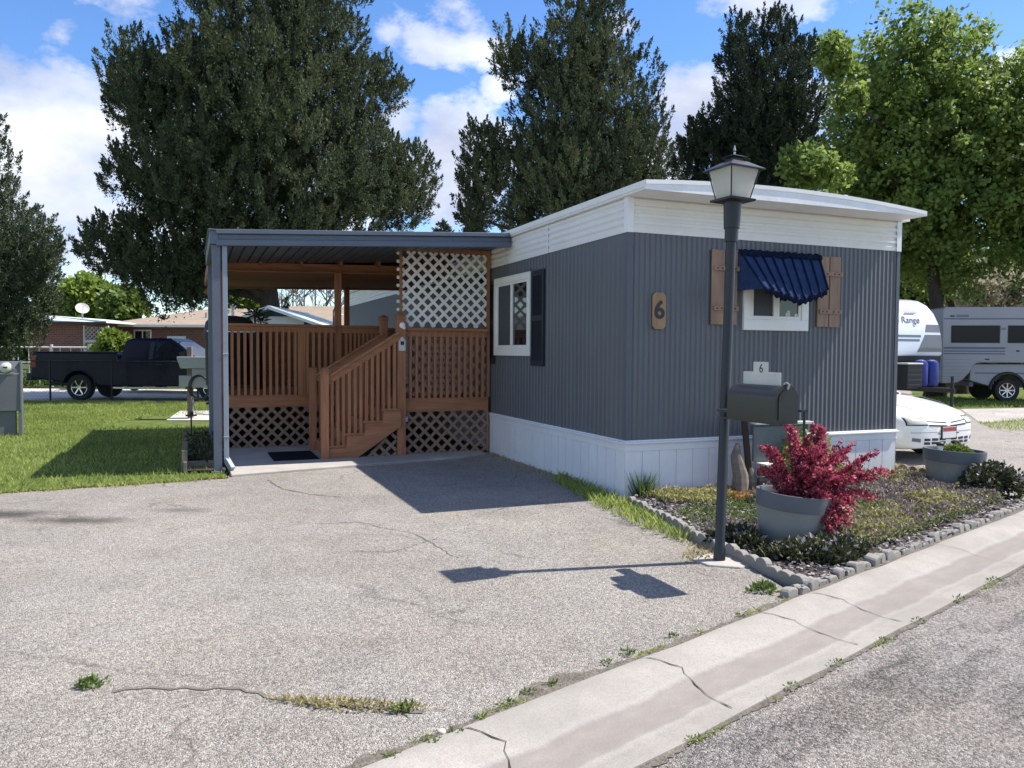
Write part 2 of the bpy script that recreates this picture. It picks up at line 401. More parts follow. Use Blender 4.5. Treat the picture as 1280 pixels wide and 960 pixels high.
    def split(s, name, mats, parent=None, **kw):      # every loose piece becomes a part of its own
        par = list(range(len(s.v)))
        def fd(a):
            while par[a] != a: par[a] = par[par[a]]; a = par[a]
            return a
        for f in s.f:
            for i in f[1:]: par[fd(i)] = fd(f[0])
        gr = {}
        for f, mi in zip(s.f, s.m): gr.setdefault(fd(f[0]), []).append((f, mi))
        out = []
        for fs in gr.values():
            q = MB(); ids = sorted({i for f, _ in fs for i in f}); mp = {i: k for k, i in enumerate(ids)}
            q.v = [s.v[i] for i in ids]; q.f = [[mp[i] for i in f] for f, _ in fs]; q.m = [m_ for _, m_ in fs]
            out.append(q.build(name, mats, parent, **kw))
        return out
    def build(s, name, mats, parent=None, smooth=False, bevel=0, solid=0, sub=0, off=None, fix=False):
        me = bpy.data.meshes.new(name)
        o = off if off is not None else OFF.get(parent.name if parent else None, (0, 0, 0))
        if parent is not None and off is None and parent.name not in OFF:
            q = parent
            while q and q.name not in OFF: q = q.parent
            o = OFF[q.name] if q else (0, 0, 0)
        me.from_pydata([(a-o[0], b-o[1], c-o[2]) for a, b, c in s.v], [], s.f)
        if not isinstance(mats, (list, tuple)): mats = [mats]
        for m in mats: me.materials.append(MAT[m] if isinstance(m, str) else m)
        me.polygons.foreach_set('material_index', s.m)
        if smooth: me.polygons.foreach_set('use_smooth', [True]*len(me.polygons))
        if fix:
            bm = bmesh.new(); bm.from_mesh(me); bmesh.ops.recalc_face_normals(bm, faces=bm.faces); bm.to_mesh(me); bm.free()
        me.update()
        ob = bpy.data.objects.new(name, me); COL.objects.link(ob)
        if parent is not None: ob.parent = parent
        if solid:
            md = ob.modifiers.new('thick', 'SOLIDIFY'); md.thickness = solid
        if bevel:
            md = ob.modifiers.new('edge', 'BEVEL'); md.width = bevel; md.segments = 2; md.limit_method = 'ANGLE'; md.angle_limit = R(40)
        if sub:
            md = ob.modifiers.new('round', 'SUBSURF'); md.levels = sub; md.render_levels = sub
        if smooth and not sub:
            try:
                me.set_sharp_from_angle(angle=R(38))
            except Exception: pass
        return ob
def tag(o, label, cat, group=None, kind=None):
    if label: o['label'] = label
    if cat: o['category'] = cat
    if group: o['group'] = group
    if kind: o['kind'] = kind
    return o
def thing(name, label, cat, loc, rz=0, group=None, off=(0, 0, 0)):
    o = bpy.data.objects.new(name, None); COL.objects.link(o); o.empty_display_size = .2
    o.location = loc; o.rotation_euler = (0, 0, rz); OFF[o.name] = off
    return tag(o, label, cat, group)
def hthing(name, label, cat, u, v, z=0, group=None):      # a thing lined up with the home, built in home coordinates
    return thing(name, label, cat, H(u, v, z), YAW, group, (u, v, z))
def hsolo(mb, name, mats, label, cat, u, v, z=0, group=None, **kw):
    o = mb.build(name, mats, None, off=(u, v, z), **kw); o.location = H(u, v, z); o.rotation_euler = (0, 0, YAW)
    return tag(o, label, cat, group)
def solo(mb, name, mats, label, cat, loc, rz=0, group=None, **kw):
    o = mb.build(name, mats, None, off=(0, 0, 0), **kw); o.location = loc; o.rotation_euler = (0, 0, rz)
    return tag(o, label, cat, group)
def struct(mb, name, mats, loc=(0, 0, 0), rz=0, **kw):
    o = mb.build(name, mats, None, off=(0, 0, 0), **kw); o.location = loc; o.rotation_euler = (0, 0, rz); o['kind'] = 'structure'
    return o
def copy_tree(o, parent=None):
    c = o.copy(); COL.objects.link(c)
    if parent is not None: c.parent = parent
    for ch in list(o.children): copy_tree(ch, c)
    return c
def leafmesh(name, C, Dv, L, W, mat, tone, parent=None, N=None, loc=(0, 0, 0), kite=.45):
    """many small kite-shaped leaves: C base points, Dv directions, L lengths, W widths, one random tone each"""
    n = len(C); Dv = Dv/np.linalg.norm(Dv, axis=1, keepdims=True)
    if N is None: N = rng.normal(size=(n, 3))
    S = np.cross(Dv, N); S /= np.maximum(np.linalg.norm(S, axis=1, keepdims=True), 1e-6)
    L = np.broadcast_to(L, n)[:, None]; W = np.broadcast_to(W, n)[:, None]
    mid = C+Dv*L*kite
    P = np.stack([C, mid+S*W/2, C+Dv*L, mid-S*W/2], axis=1).reshape(-1, 3)-np.array(loc)[None]
    me = bpy.data.meshes.new(name)
    me.vertices.add(4*n); me.vertices.foreach_set('co', P.astype(np.float32).ravel())
    me.loops.add(4*n); me.loops.foreach_set('vertex_index', np.arange(4*n, dtype=np.int32))
    me.polygons.add(n); me.polygons.foreach_set('loop_start', np.arange(0, 4*n, 4, dtype=np.int32))
    me.update(calc_edges=True)
    at = me.attributes.new('tone', 'FLOAT', 'FACE'); at.data.foreach_set('value', np.clip(tone, 0, 1).astype(np.float32))
    me.materials.append(MAT[mat])
    ob = bpy.data.objects.new(name, me); COL.objects.link(ob)
    if parent is not None: ob.parent = parent
    else: ob.location = loc
    return ob
def inpoly(P, poly):
    x, y = P[:, 0], P[:, 1]; c = np.zeros(len(P), bool); n = len(poly)
    for i in range(n):
        x0, y0 = poly[i][:2]; x1, y1 = poly[(i+1) % n][:2]
        t = ((y0 > y) != (y1 > y)) & (x < (x1-x0)*(y-y0)/((y1-y0) or 1e-9)+x0); c ^= t
    return c
def scatter(poly, n):
    a = np.array([p[:2] for p in poly]); lo, hi = a.min(0), a.max(0)
    P = rng.uniform(lo, hi, size=(int(n*1.0), 2)); return P[inpoly(P, poly)]
# ------------------------------------------------------------------ ground, road, lawn
KP = Vector((1.47, 4.65, 0)); KS = Vector((.755, .656, 0)).normalized(); KN = Vector((KS.y, -KS.x, 0))
def K(t, y=0, z=0): return KP+KS*t+KN*y+Vector((0, 0, z))
mb = MB(); mb.sheet([(-900, -400, 0), (900, -400, 0), (900, 1500, 0), (-900, 1500, 0)]); struct(mb, 'ground', 'earth', (0, 0, -.06))
mb = MB(); mb.sheet([K(-60, .63), K(80, .63), K(80, 9), K(-60, 9)]); street = struct(mb, 'street', 'street', (0, 0, -.014))
drive_poly = [Vector((-30, -4.3, 0)), Vector((-5.5, 8.42, 0)), Vector((-3.44, 9.51, 0)), H(-3.85, 3.4), H(0, 4.4), H(.1, 0), K(.5, 0), K(-40, 0)]
mb = MB(); mb.sheet(drive_poly); drive = struct(mb, 'driveway', 'drive')
lane_poly = [H(4.05, 14), H(4.05, -1.1), K(3.1, .0), K(30, 0), H(30, 14)]
mb = MB(); mb.sheet([H(3.9, 40), H(3.9, -1.4), K(4.6, 0), K(60, 0), H(60, 40)]); struct(mb, 'side_ground', 'lane', (0, 0, -.006))
lawn_poly = [Vector((-30, -4.25, .0)), Vector((-5.5, 8.47, 0)), Vector((-3.46, 9.56, 0)), H(-3.95, 3.6), H(-3.9, 17.5), Vector((-9, 23.4, 0)), Vector((-60, 23.4, 0)), Vector((-60, -4.3, 0))]
mb = MB(); mb.sheet(lawn_poly); struct(mb, 'lawn', 'lawn', (0, 0, .006))
mb = MB(); mb.sheet([(-90, 23.45, 0), (-8, 23.45, 0), (-8, 31, 0), (-90, 31, 0)]); struct(mb, 'far_road', 'pad', (0, 0, -.01))
# gutter with its rolled kerb, silt band and joints
prof = [(-.03, -.2), (-.005, .004), (.03, .016), (.10, .014), (.22, -.006), (.33, -.026), (.47, -.03), (.58, -.016), (.62, -.008), (.66, -.003), (.67, -.2)]
mb = MB(); rows = []
for i in range(261):
    x = 42-i*.4
    rows.append([(x, y+(.008*math.sin(x*2.7)+.010*math.sin(x*7.3+1) if k in (0, 1) else .006*math.sin(x*5.1) if k > 7 else 0), z) for k, (y, z) in enumerate(prof)])
mb.grid(rows); gut = struct(mb, 'gutter', 'gutter', KP, math.atan2(KS.y, KS.x)+math.pi, smooth=True)
def gz(y):
    for (a, za), (b, zb) in zip(prof, prof[1:]):
        if a <= y <= b: return za+(zb-za)*(y-a)/(b-a)
    return 0
MAT['crackm'] = plain('crack_dirt', (.035, .03, .025), .95, .3, 40)
MAT['crackd'] = plain('driveway_crack_dirt', (.13, .115, .09), .95, .3, 30)
def crack(name, pts, w, parent, zf, mat='crackm'):
    a = []; b = []
    rr = random.Random(len(pts)*13+int(w*1e4))
    fine = []
    for p, q in zip(pts, pts[1:]):
        n = max(2, int((Vector(q)-Vector(p)).length/.045))
        for k in range(n): fine.append(Vector(p).lerp(Vector(q), k/n))
    for i, p in enumerate(fine):
        d = (fine[min(i+1, len(fine)-1)]-fine[max(0, i-1)]).normalized(); nrm = Vector((-d.y, d.x, 0))
        j = rr.uniform(-.014, .014); ww = w*rr.uniform(.35, 1.2)
        a.append(p+nrm*(j+ww)); b.append(p+nrm*(j-ww))
    m = MB(); m.grid([[(p.x, p.y, zf(p)+.004) for p in a], [(p.x, p.y, zf(p)+.004) for p in b]])
    o = m.build(name, mat, parent, off=(0, 0, 0)); o['kind'] = 'structure'; return o
def loc_g(t, y): return (-t, y, 0)
for t0, t1 in ((-1.05, -1.12), (.02, .05), (.62, .62), (2.6, 2.6), (4.4, 4.4), (-2.2, -2.3)):
    crack('crack', [loc_g(t0-.03, 0), loc_g(t0+.05, .2), loc_g(t1, .42), loc_g(t1-.06, .66)], .0038 if t0 < 1 else .002, gut, lambda p: gz(p.y))
def G2(x, y): p = G(x, y); return Vector((p.x, p.y, 0))
crack('crack', [G2(*p) for p in ((140, 866), (175, 860), (230, 861), (300, 862), (345, 873), (385, 880), (440, 884), (500, 887), (545, 893))], .012, drive, lambda p: 0, 'crackd')
crack('crack', [G2(*p) for p in ((335, 600), (350, 610), (385, 618), (430, 622))], .010, drive, lambda p: 0, 'crackd')
crack('crack', [G2(*p) for p in ((455, 655), (520, 668), (575, 700))], .005, drive, lambda p: 0, 'crackd')
crack('crack', [G2(*p) for p in ((420, 690), (490, 690), (550, 672))], .004, drive, lambda p: 0, 'crackd')
# dirt that has washed along the joint between driveway and gutter
mb = MB(); a = []; b = []
for i in range(520):
    t = -5+i*.024; w = .012+.035*abs(math.sin(i*.27)*math.sin(i*.083))*(.5+random.random())+.014*random.random()
    if t > .5: w = .05+.02*random.random()
    if -1.9 < t < -1.3: w += (.07+.03*random.random())*math.sin((t+1.9)/.6*math.pi)
    a.append(K(t, .012)); b.append(K(t, -w))
mb.grid([a, b]); o = mb.build('dirt', 'grit', None, off=(0, 0, 0)); o.location.z = .0085; o['kind'] = 'structure'
mb = MB(); a = []; b = []
for i in range(520):
    t = -5+i*.024; w = .004+.022*abs(math.sin(i*.19+1)*math.sin(i*.061))*(.4+random.random())+.008*random.random()
    a.append(K(t, .655)); b.append(K(t, .672+w))
mb.grid([a, b]); o = mb.build('dirt', 'grit', None, off=(0, 0, 0)); o.location.z = -.0095; o['kind'] = 'structure'
# porch slab, concrete pad on the lawn, soil of the bed
mb = MB(); mb.prism([H(-3.86, 2.86, -.1), H(-.64, 3.53, -.1), H(-.2, 3.78, -.1), H(-.2, 4.3, -.1), H(-1.4, 5.72, -.1), H(-3.86, 5.72, -.1)], (0, 0, .135)); struct(mb, 'porch_slab', 'slab', bevel=.012, fix=True)
mb = MB(); mb.prism([G(208, 527), G(272, 527), G(276, 515), G(225, 515)], (0, 0, .035)); struct(mb, 'concrete_pad', 'pad', fix=True)
mb = MB(); mb.sheet([H(-1.4, 4.1), H(-.02, 4.1), H(-.02, 9.3), H(-3.84, 9.3), H(-3.84, 5.68), H(-1.42, 5.68)]); struct(mb, 'deck_shade_sheet', 'bed', (0, 0, .042))  # dark sheet standing in for the shade under the deck
bed_poly = [H(-.08, -.25), H(-.3, -1.27), H(-.48, -2.1), H(-.5, -2.7), H(-.55, -3.2), K(.45, -.03), K(2, -.03), K(4, -.03), K(5.2, -.05), H(4.1, -1.1), H(3.95, -.4), H(4.1, .2), H(3.7, .2), H(3.7, .02), H(.1, .02)]
mb = MB(); mb.prism([p-Vector((0, 0, .1)) for p in bed_poly], (0, 0, .1)); struct(mb, 'garden_soil', 'bed', (0, 0, .035), fix=True)

# ------------------------------------------------------------------ the home
W_, L_ = 3.86, 16.2; Z1, Z2, Z3 = .6175, 2.834, 3.2
home = hthing('mobile_home', 'long mobile home with slate blue ribbed siding and white skirting beside the driveway', 'mobile home', 0, 0)
def ribline(n0, n1, per, amp, phase=0):       # trapezoid ribs along a wall
    out = []; n = int(abs(n1-n0)/per)
    for i in range(n):
        a = n0+(n1-n0)*i/n; w = (n1-n0)/n
        out += [(a, 0), (a+w*.42, 0), (a+w*.58, amp), (a+w*.84, amp)]
    out.append((n1, 0)); return out
m = MB(); m.strip([(-d, v, Z1) for v, d in ribline(L_, 0, .10, .0085)], (0, 0, Z2-Z1))
m.build('side_wall', 'siding', home)
fr_ = []
for i in range(58):
    a = W_*i/58; w = W_/58; fr_ += [(a, 0), (a+w*.16, .0115), (a+w*.26, .0125), (a+w*.94, .0005)]
m = MB(); m.strip([(u, -d, Z1) for u, d in fr_+[(W_, 0)]], (0, 0, Z2-Z1)); m.build('front_wall', 'siding', home)
m = MB(); m.sheet([(W_, 0, Z1), (W_, L_, Z1), (W_, L_, Z2), (W_, 0, Z2)]); m.build('far_side_wall', 'siding', home)
m = MB(); m.sheet([(0, L_, 0), (W_, L_, 0), (W_, L_, Z3), (0, L_, Z3)]); m.build('rear_wall', 'siding', home)
# white band with wide horizontal ribs
bz = [(Z2, .012), (Z2+.05, .016), (Z2+.065, .004)]
nrib = 4; hh = (Z3-Z2-.065)/nrib
for i in range(nrib):
    z = Z2+.065+hh*i
    bz += [(z+hh*.15, .004), (z+hh*.42, .02), (z+hh*.72, .02), (z+hh*.99, .004)]
bz.append((Z3, .004))
m = MB(); m.strip([(-d, L_, z) for z, d in bz], (0, -L_, 0)); m.strip([(0, -d, z) for z, d in bz], (W_, 0, 0)); m.strip([(W_+d, 0, z) for z, d in bz], (0, L_, 0))
m.build('white_band', 'band', home)
m = MB()                                           # corner mouldings
for (u, su) in ((0, -1), (W_, 1)):
    m.box((u+su*.024, -.026, Z2-.004) if su < 0 else (u-.05, -.026, Z2-.004), (u+.05, -.0205, Z3) if su < 0 else (u+.024, -.0205, Z3))
    m.box((u-.0265, -.0262, Z2-.004) if su < 0 else (u+.0205, -.0262, Z2-.004), (u-.0205, .05, Z3) if su < 0 else (u+.0265, .05, Z3))
m.box((-.023, 1.98, Z2), (-.0205, 2.02, Z3)); m.box((-.023, 3.45, Z2), (-.0205, 3.49, Z3))
m.split('band_corner', 'roofw', home)
m = MB()
for u0, u1, a0, a1 in ((-.0185, .035, -.0185, -.0125), (W_-.035, W_+.0185, -.0185, -.0125)): m.box((u0, a0, Z1), (u1, a1, Z2))
m.box((-.0185, -.0124, Z1), (-.0125, .04, Z2)); m.box((W_+.0125, -.0124, Z1), (W_+.0185, .04, Z2))
m.split('wall_corner', 'trimgrey', home)
m = MB(); m.box((1.952, -.0145, Z1), (1.966, -.0118, Z2)); m.box((-.016, 2.05, 2.645), (-.012, 4.6, 2.66)); m.box((-.016, 7.9, Z1), (-.0118, 7.93, Z2)); m.split('wall_seam', 'trimgrey', home)
# skirting: grooved boards under a ledge
def grooves(n0, n1, per, d):
    out = []; n = int(round(abs(n1-n0)/per)); w = (n1-n0)/n; g = .012*(1 if w > 0 else -1)
    for i in range(n):
        a = n0+w*i; out += [(a, d), (a+w-g, d), (a+w-g, d-.009), (a+w-g*.01, d-.009)]
    out.append((n1, d)); return out
m = MB(); m.strip([(-d, v, -.05) for v, d in grooves(L_, -.02, .205, .02)], (0, 0, .55)); m.strip([(u, -d, -.05) for u, d in grooves(-.02, W_+.02, .212, .02)], (0, 0, .55))
m.sheet([(W_+.02, 0, -.05), (W_+.02, L_, -.05), (W_+.02, L_, .5), (W_+.02, 0, .5)])
m.build('skirting', 'skirt', home)
m = MB()
m.box((-.026, -.026, .495), (W_+.026, -.002, .575)); m.box((-.026, -.0015, .495), (-.002, L_, .575)); m.box((W_+.002, -.0015, .495), (W_+.026, L_, .575))
m.box((-.048, -.048, .577), (W_+.048, .0, .598)); m.box((-.048, .001, .577), (-.001, L_, .598)); m.box((W_+.001, .001, .577), (W_+.048, L_, .598))
m.box((-.03, -.03, .599), (W_+.03, -.0005, .616)); m.box((-.03, 0, .599), (-.0005, L_, .616))
m.build('skirting_ledge', 'skirt', home, bevel=.004)
# bowed roof with its overhang, drip edge and seam caps
def rz_(u): return 3.292-.045*(u+.02)/3.92+.085*(1-((u-1.94)/1.96)**2)
us = [-.06+3.89*i/22 for i in range(23)]
m = MB(); m.prism([(u, -.42, rz_(u)) for u in us]+[(3.83, -.42, 3.202), (-.06, -.42, 3.202)], (0, 16.7, 0)); roof = m.build('roof', 'roofw', home, fix=True)
m = MB(); top = [(u, -.428, rz_(u)+.006) for u in us]; bot = [(u, -.428, rz_(u)-.036) for u in us]
m.grid([bot, top]); m.grid([top, [(u, -.39, rz_(u)+.0075) for u in us]]); m.grid([[(u, -.4185, rz_(u)-.036) for u in us], bot]); m.build('drip_edge', 'band', roof)
m = MB(); m.box((-.072, -.42, 3.225), (-.062, 16.2, 3.292)); m.box((3.832, -.42, 3.205), (3.842, 16.2, 3.262)); m.box((3.842, -.05, 3.205), (3.99, 16.2, 3.235)); m.split('side_trim', 'band', roof)
m = MB(); m.box((2.64, -.33, 3.34), (2.69, -.28, 3.375)); m.tube([(1.9, 3.2, 3.4), (1.9, 3.2, 3.72)], .05); m.split('vent', 'roofw', roof)

# windows, shutters, awning
def window(name, axis, a0, a1, z0, z1, fr, mull, insect):
    w = None
    def B(m, p, q, d0, d1):     # p,q = (along, z); d = distance out of the wall
        if axis == 'u': m.box((p[0], -d1, p[1]), (q[0], -d0, q[1]))
        else: m.box((-d1, p[0], p[1]), (-d0, q[0], q[1]))
    m = MB()
    B(m, (a0, z0), (a1, z0+fr), -.01, .045); B(m, (a0, z1-fr*.8), (a1, z1), -.01, .045)
    B(m, (a0, z0+fr), (a0+fr*.8, z1-fr*.8), -.01, .045); B(m, (a1-fr*.8, z0+fr), (a1, z1-fr*.8), -.01, .045)
    w = m.build(name, 'vinyl', home, bevel=.004)
    m = MB(); s = fr*.32; mid = (a0+a1)/2
    for b0, b1, dd in ((a0+fr*.8, mid+mull, .026), (mid-mull, a1-fr*.8, .034)):
        pass
    B(m, (a0+fr*.8, z0+fr), (a1-fr*.8, z0+fr+s), .0, .032); B(m, (a0+fr*.8, z1-fr*.8-s), (a1-fr*.8, z1-fr*.8), .0, .032)
    B(m, (a0+fr*.8, z0+fr+s), (a0+fr*.8+s, z1-fr*.8-s), .0, .032); B(m, (a1-fr*.8-s, z0+fr+s), (a1-fr*.8, z1-fr*.8-s), .0, .032)
    B(m, (mid-mull, z0+fr+s), (mid+mull, z1-fr*.8-s), .0, .038); m.build('sash', 'vinyl', w, bevel=.003)
    m = MB(); B(m, (a0+fr*.8+s, z0+fr+s), (mid-mull, z1-fr*.8-s), -.005, .014); m.build('pane', 'screen' if insect == 0 else 'pane', w)
    m = MB(); B(m, (mid+mull, z0+fr+s), (a1-fr*.8-s, z1-fr*.8-s), -.005, .017); m.build('pane', 'screen' if insect == 1 else 'pane', w)
    m = MB(); B(m, (a0-.012, z1+.001), (a1+.012, z1+.022), 0, .055); m.build('head_flashing', 'trimgrey', w)
    return w
wf = window('window', 'u', 1.49, 2.42, 1.82, 2.56, .125, .04, 0)
ws = window('window', 'v', 2.52, 3.87, 1.5, 2.65, .115, .028, 1)
# pale stickers at the foot of the front pane
m = MB(); m.box((2.10, -.0195, 1.965), (2.165, -.0175, 2.03)); m.box((2.23, -.0195, 1.965), (2.285, -.0175, 2.02)); m.box((2.12, -.0195, 2.032), (2.165, -.0175, 2.055)); m.split('sticker', 'tin', wf)
def louvre(v0, v1):
    m = MB(); z0, z1 = 1.37, 2.64
    m.box((-.032, v0, z0), (-.012, v0+.05, z1)); m.box((-.032, v1-.05, z0), (-.012, v1, z1)); m.box((-.032, v0+.05, z0), (-.012, v1-.05, z0+.07)); m.box((-.032, v0+.05, z1-.07), (-.012, v1-.05, z1)); m.box((-.032, v0+.05, 1.97), (-.012, v1-.05, 2.04))
    n = 26
    for i in range(n):
        for a, b in ((z0+.07, 1.97), (2.04, z1-.07)):
            zz = a+(b-a)*i/n
            m.add([(-.014, v0+.05, zz+.026), (-.029, v0+.05, zz), (-.029, v1-.05, zz), (-.014, v1-.05, zz+.026)], [(0, 1, 2, 3)])
    return m.build('shutter', 'shut', home)
louvre(2.09, 2.5); louvre(3.89, 4.28)
def plankshutter(u0):
    m = MB()
    m.box((u0, -.036, 1.875), (u0+.168, -.014, 2.705)); m.box((u0+.182, -.036, 1.872), (u0+.345, -.014, 2.71))
    o = m.build('shutter', 'cedar', home, bevel=.004); o['label'] = 'rustic board shutter of two planks'
    for z in (2.03, 2.475):
        b = MB(); b.box((u0+.02, -.056, z), (u0+.36, -.0362, z+.05)); b.build('batten', 'cedar', o, bevel=.003)
        n = MB()
        for du in (.06, .12, .23, .30): n.tube([(u0+du, -.0565, z+.025), (u0+du, -.062, z+.025)], .009, 8)
        n.split('screw', 'trimb', o)
plankshutter(1.05); plankshutter(2.56)
# blue awning: hung from a ruffled heading, pleated, sagging crookedly
m = MB(); N1 = 64; rows = []
for j in range(9):
    t = j/8; r = []
    for i in range(N1+1):
        s = i/N1
        u = 1.43+1.115*s +.03*t*t*(1-s)-.11*t*s
        tv = -.05-(.34-.10*s)*t*1.0
        sag = .13*math.exp(-((s-.58)/.36)**2)
        z = 2.665-(.36+sag+.05*(1-s))*t
        pl = .018*(abs(((s*8) % 1)-.5)*2)*(0.25+t)
        z += .006*math.sin(s*19)*t*t
        r.append((u, tv-pl, z+pl*.6))
    rows.append(r)
m.grid(rows)
left = [rows[j][0] for j in range(9)]
m.grid([left, [(1.405, -.028, p[2]) for p in left]]); right = [rows[j][-1] for j in range(9)]
m.grid([[(2.56, -.028, p[2]) for p in right], right])
aw = m.build('awning', 'awn', home, solid=.006, smooth=False)
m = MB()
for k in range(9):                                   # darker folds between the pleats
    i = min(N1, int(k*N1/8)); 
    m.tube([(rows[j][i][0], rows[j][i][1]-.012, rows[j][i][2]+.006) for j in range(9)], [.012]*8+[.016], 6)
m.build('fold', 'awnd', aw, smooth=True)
m = MB(); r = []
for q in range(4):
    r.append([(1.40+1.17*i/80, -.035-.03*abs(math.sin(i*.55+q))-.01*q, 2.72-.022*q-.008*math.sin(i*.9+q*2)) for i in range(81)])
m.grid(r); m.tube([(1.40, -.05, 2.71), (2.57, -.05, 2.705)], .012, 8); m.build('heading', 'awnd', aw, solid=.006, smooth=True)
m = MB(); fr = [(rows[8][i][0], rows[8][i][1]-.004+.005*math.sin(i*1.3), rows[8][i][2]) for i in range(N1+1)]
m.grid([[(p[0], p[1]-.006, p[2]+.02) for p in fr], fr, [(p[0], p[1]+.006*math.sin(i*.8), p[2]-.05-.010*math.sin(i*1.1)) for i, p in enumerate(fr)]]); m.build('valance', 'awnd', aw, solid=.005, smooth=True)
# house number board and porch light hang on the walls
pq = hthing('house_number_board', 'small wooden plaque with a black number 6 on the blue front wall', 'house number', .375, -.015, 1.81)
m = MB(); c = .035; m.prism([(.29+c, -.034, 1.81), (.46-c, -.034, 1.81), (.46, -.034, 1.81+c), (.46, -.034, 2.205-c), (.46-c, -.034, 2.205), (.29+c, -.034, 2.205), (.29, -.034, 2.205-c), (.29, -.034, 1.81+c)], (0, .02, 0)); m.build('board', 'plaq', pq, bevel=.004, fix=True)
def lettering(name, body, size, mat, parent, loc, rot, extrude=.003, shear=0, align='CENTER', spacing=1.0, off=0):
    cu = bpy.data.curves.new(name, 'FONT'); cu.body = body; cu.size = size; cu.extrude = extrude; cu.align_x = align; cu.align_y = 'CENTER'
    cu.shear = shear; cu.space_character = spacing; cu.offset = off; cu.materials.append(MAT[mat])
    tmp = bpy.data.objects.new(name, cu); COL.objects.link(tmp)
    me = bpy.data.meshes.new_from_object(tmp.evaluated_get(bpy.context.evaluated_depsgraph_get()))
    bpy.data.objects.remove(tmp); bpy.data.curves.remove(cu)
    o = bpy.data.objects.new(name, me); COL.objects.link(o); o.parent = parent; o.location = loc; o.rotation_euler = rot; return o
lettering('number', '6', .27, 'black', pq, (0, -.0225, .2), (R(90), 0, 0), off=.006)
pl = hthing('porch_light', 'small black porch lantern on the side wall at the edge of the lattice', 'wall light', -.02, 4.22, 2.5)
m = MB(); m.box((-.035, 4.15, 2.50), (-.012, 4.27, 2.66)); m.box((-.13, 4.17, 2.62), (-.035, 4.25, 2.65)); m.lathe([(.075, 2.60), (.07, 2.63), (.02, 2.67)], 12, Matrix.Translation((-.11, 4.21, 0))); m.build('bracket', 'black', pl, bevel=.004)
m = MB(); m.lathe([(.03, 2.46), (.05, 2.49), (.055, 2.6)], 12, Matrix.Translation((-.11, 4.21, 0))); m.build('lamp_glass', 'lglass', pl, smooth=True)

# ------------------------------------------------------------------ the carport roof
cp = hthing('carport_roof', 'slate grey metal carport roof with one corner post and downspout beside the home', 'carport', -3.95, 3.25)
def cz(u, v): return 3.045+.050*(u+3.95) - .01*(v-3.2)
m = MB()                                            # pan roof with ribs along v, seen from below
n = 26; lo = []
for i in range(n):
    a = -3.9+3.84*i/n; w = 3.84/n
    lo += [(a, 0), (a+w*.8, 0), (a+w*.84, .035), (a+w*.96, .035)]
lo.append((-.06, 0))
for off_, in ((0,),):
    m.grid([[(u, 3.26, cz(u, 3.26)-.13+d) for u, d in lo], [(u, 5.72, cz(u, 5.72)-.13+d) for u, d in lo]])
m.grid([[(u, 3.26, cz(u, 3.26)-.02) for u, d in lo], [(u, 5.72, cz(u, 5.72)-.02) for u, d in lo]])
m.build('roof_panel', 'carport', cp)
m = MB()
def fas(z0, z1, v0, v1):
    m.add([(-4.0, v0, cz(-4, 3.2)+z0), (-.045, v0, cz(-.045, 3.2)+z0), (-.045, v1, cz(-.045, 3.2)+z0), (-4.0, v1, cz(-4, 3.2)+z0),
           (-4.0, v0, cz(-4, 3.2)+z1), (-.045, v0, cz(-.045, 3.2)+z1), (-.045, v1, cz(-.045, 3.2)+z1), (-4.0, v1, cz(-4, 3.2)+z1)], [(3, 2, 1, 0), (4, 5, 6, 7), (0, 1, 5, 4), (1, 2, 6, 5), (2, 3, 7, 6), (3, 0, 4, 7)])
fas(-.19, -.115, 3.19, 3.26); fas(-.114, -.045, 3.215, 3.26); fas(-.044, .012, 3.17, 3.26)
m.build('fascia', 'carport', cp, bevel=.006)
m = MB(); m.bar((-4.02, 3.2, cz(-4, 3.2)-.085), (-4.02, 5.75, cz(-4, 5.75)-.085), .10, .17); m.bar((-4.025, 3.17, cz(-4, 3.2)+.005), (-4.025, 5.75, cz(-4, 5.75)+.005), .13, .016); m.build('gutter_beam', 'carport', cp, bevel=.006)
m = MB(); m.box((-4.045, 3.24, 0), (-3.945, 3.34, cz(-4, 3.3)-.17)); m.box((-4.07, 3.2, .0), (-3.92, 3.38, .03)); m.box((-4.045, 5.6, 0), (-3.945, 5.7, cz(-4, 5.6)-.17)); m.split('post', 'carport', cp, bevel=.006)
m = MB(); m.box((-3.925, 3.235, .16), (-3.865, 3.315, cz(-4, 3.3)-.16)); 
m.bar((-3.895, 3.275, .17), (-3.83, 3.16, .055), .06, .075); m.box((-3.93, 3.23, .45), (-3.86, 3.32, .465)); m.box((-3.93, 3.23, 1.5), (-3.86, 3.32, 1.515)); m.build('downspout', 'spout', cp, bevel=.005)

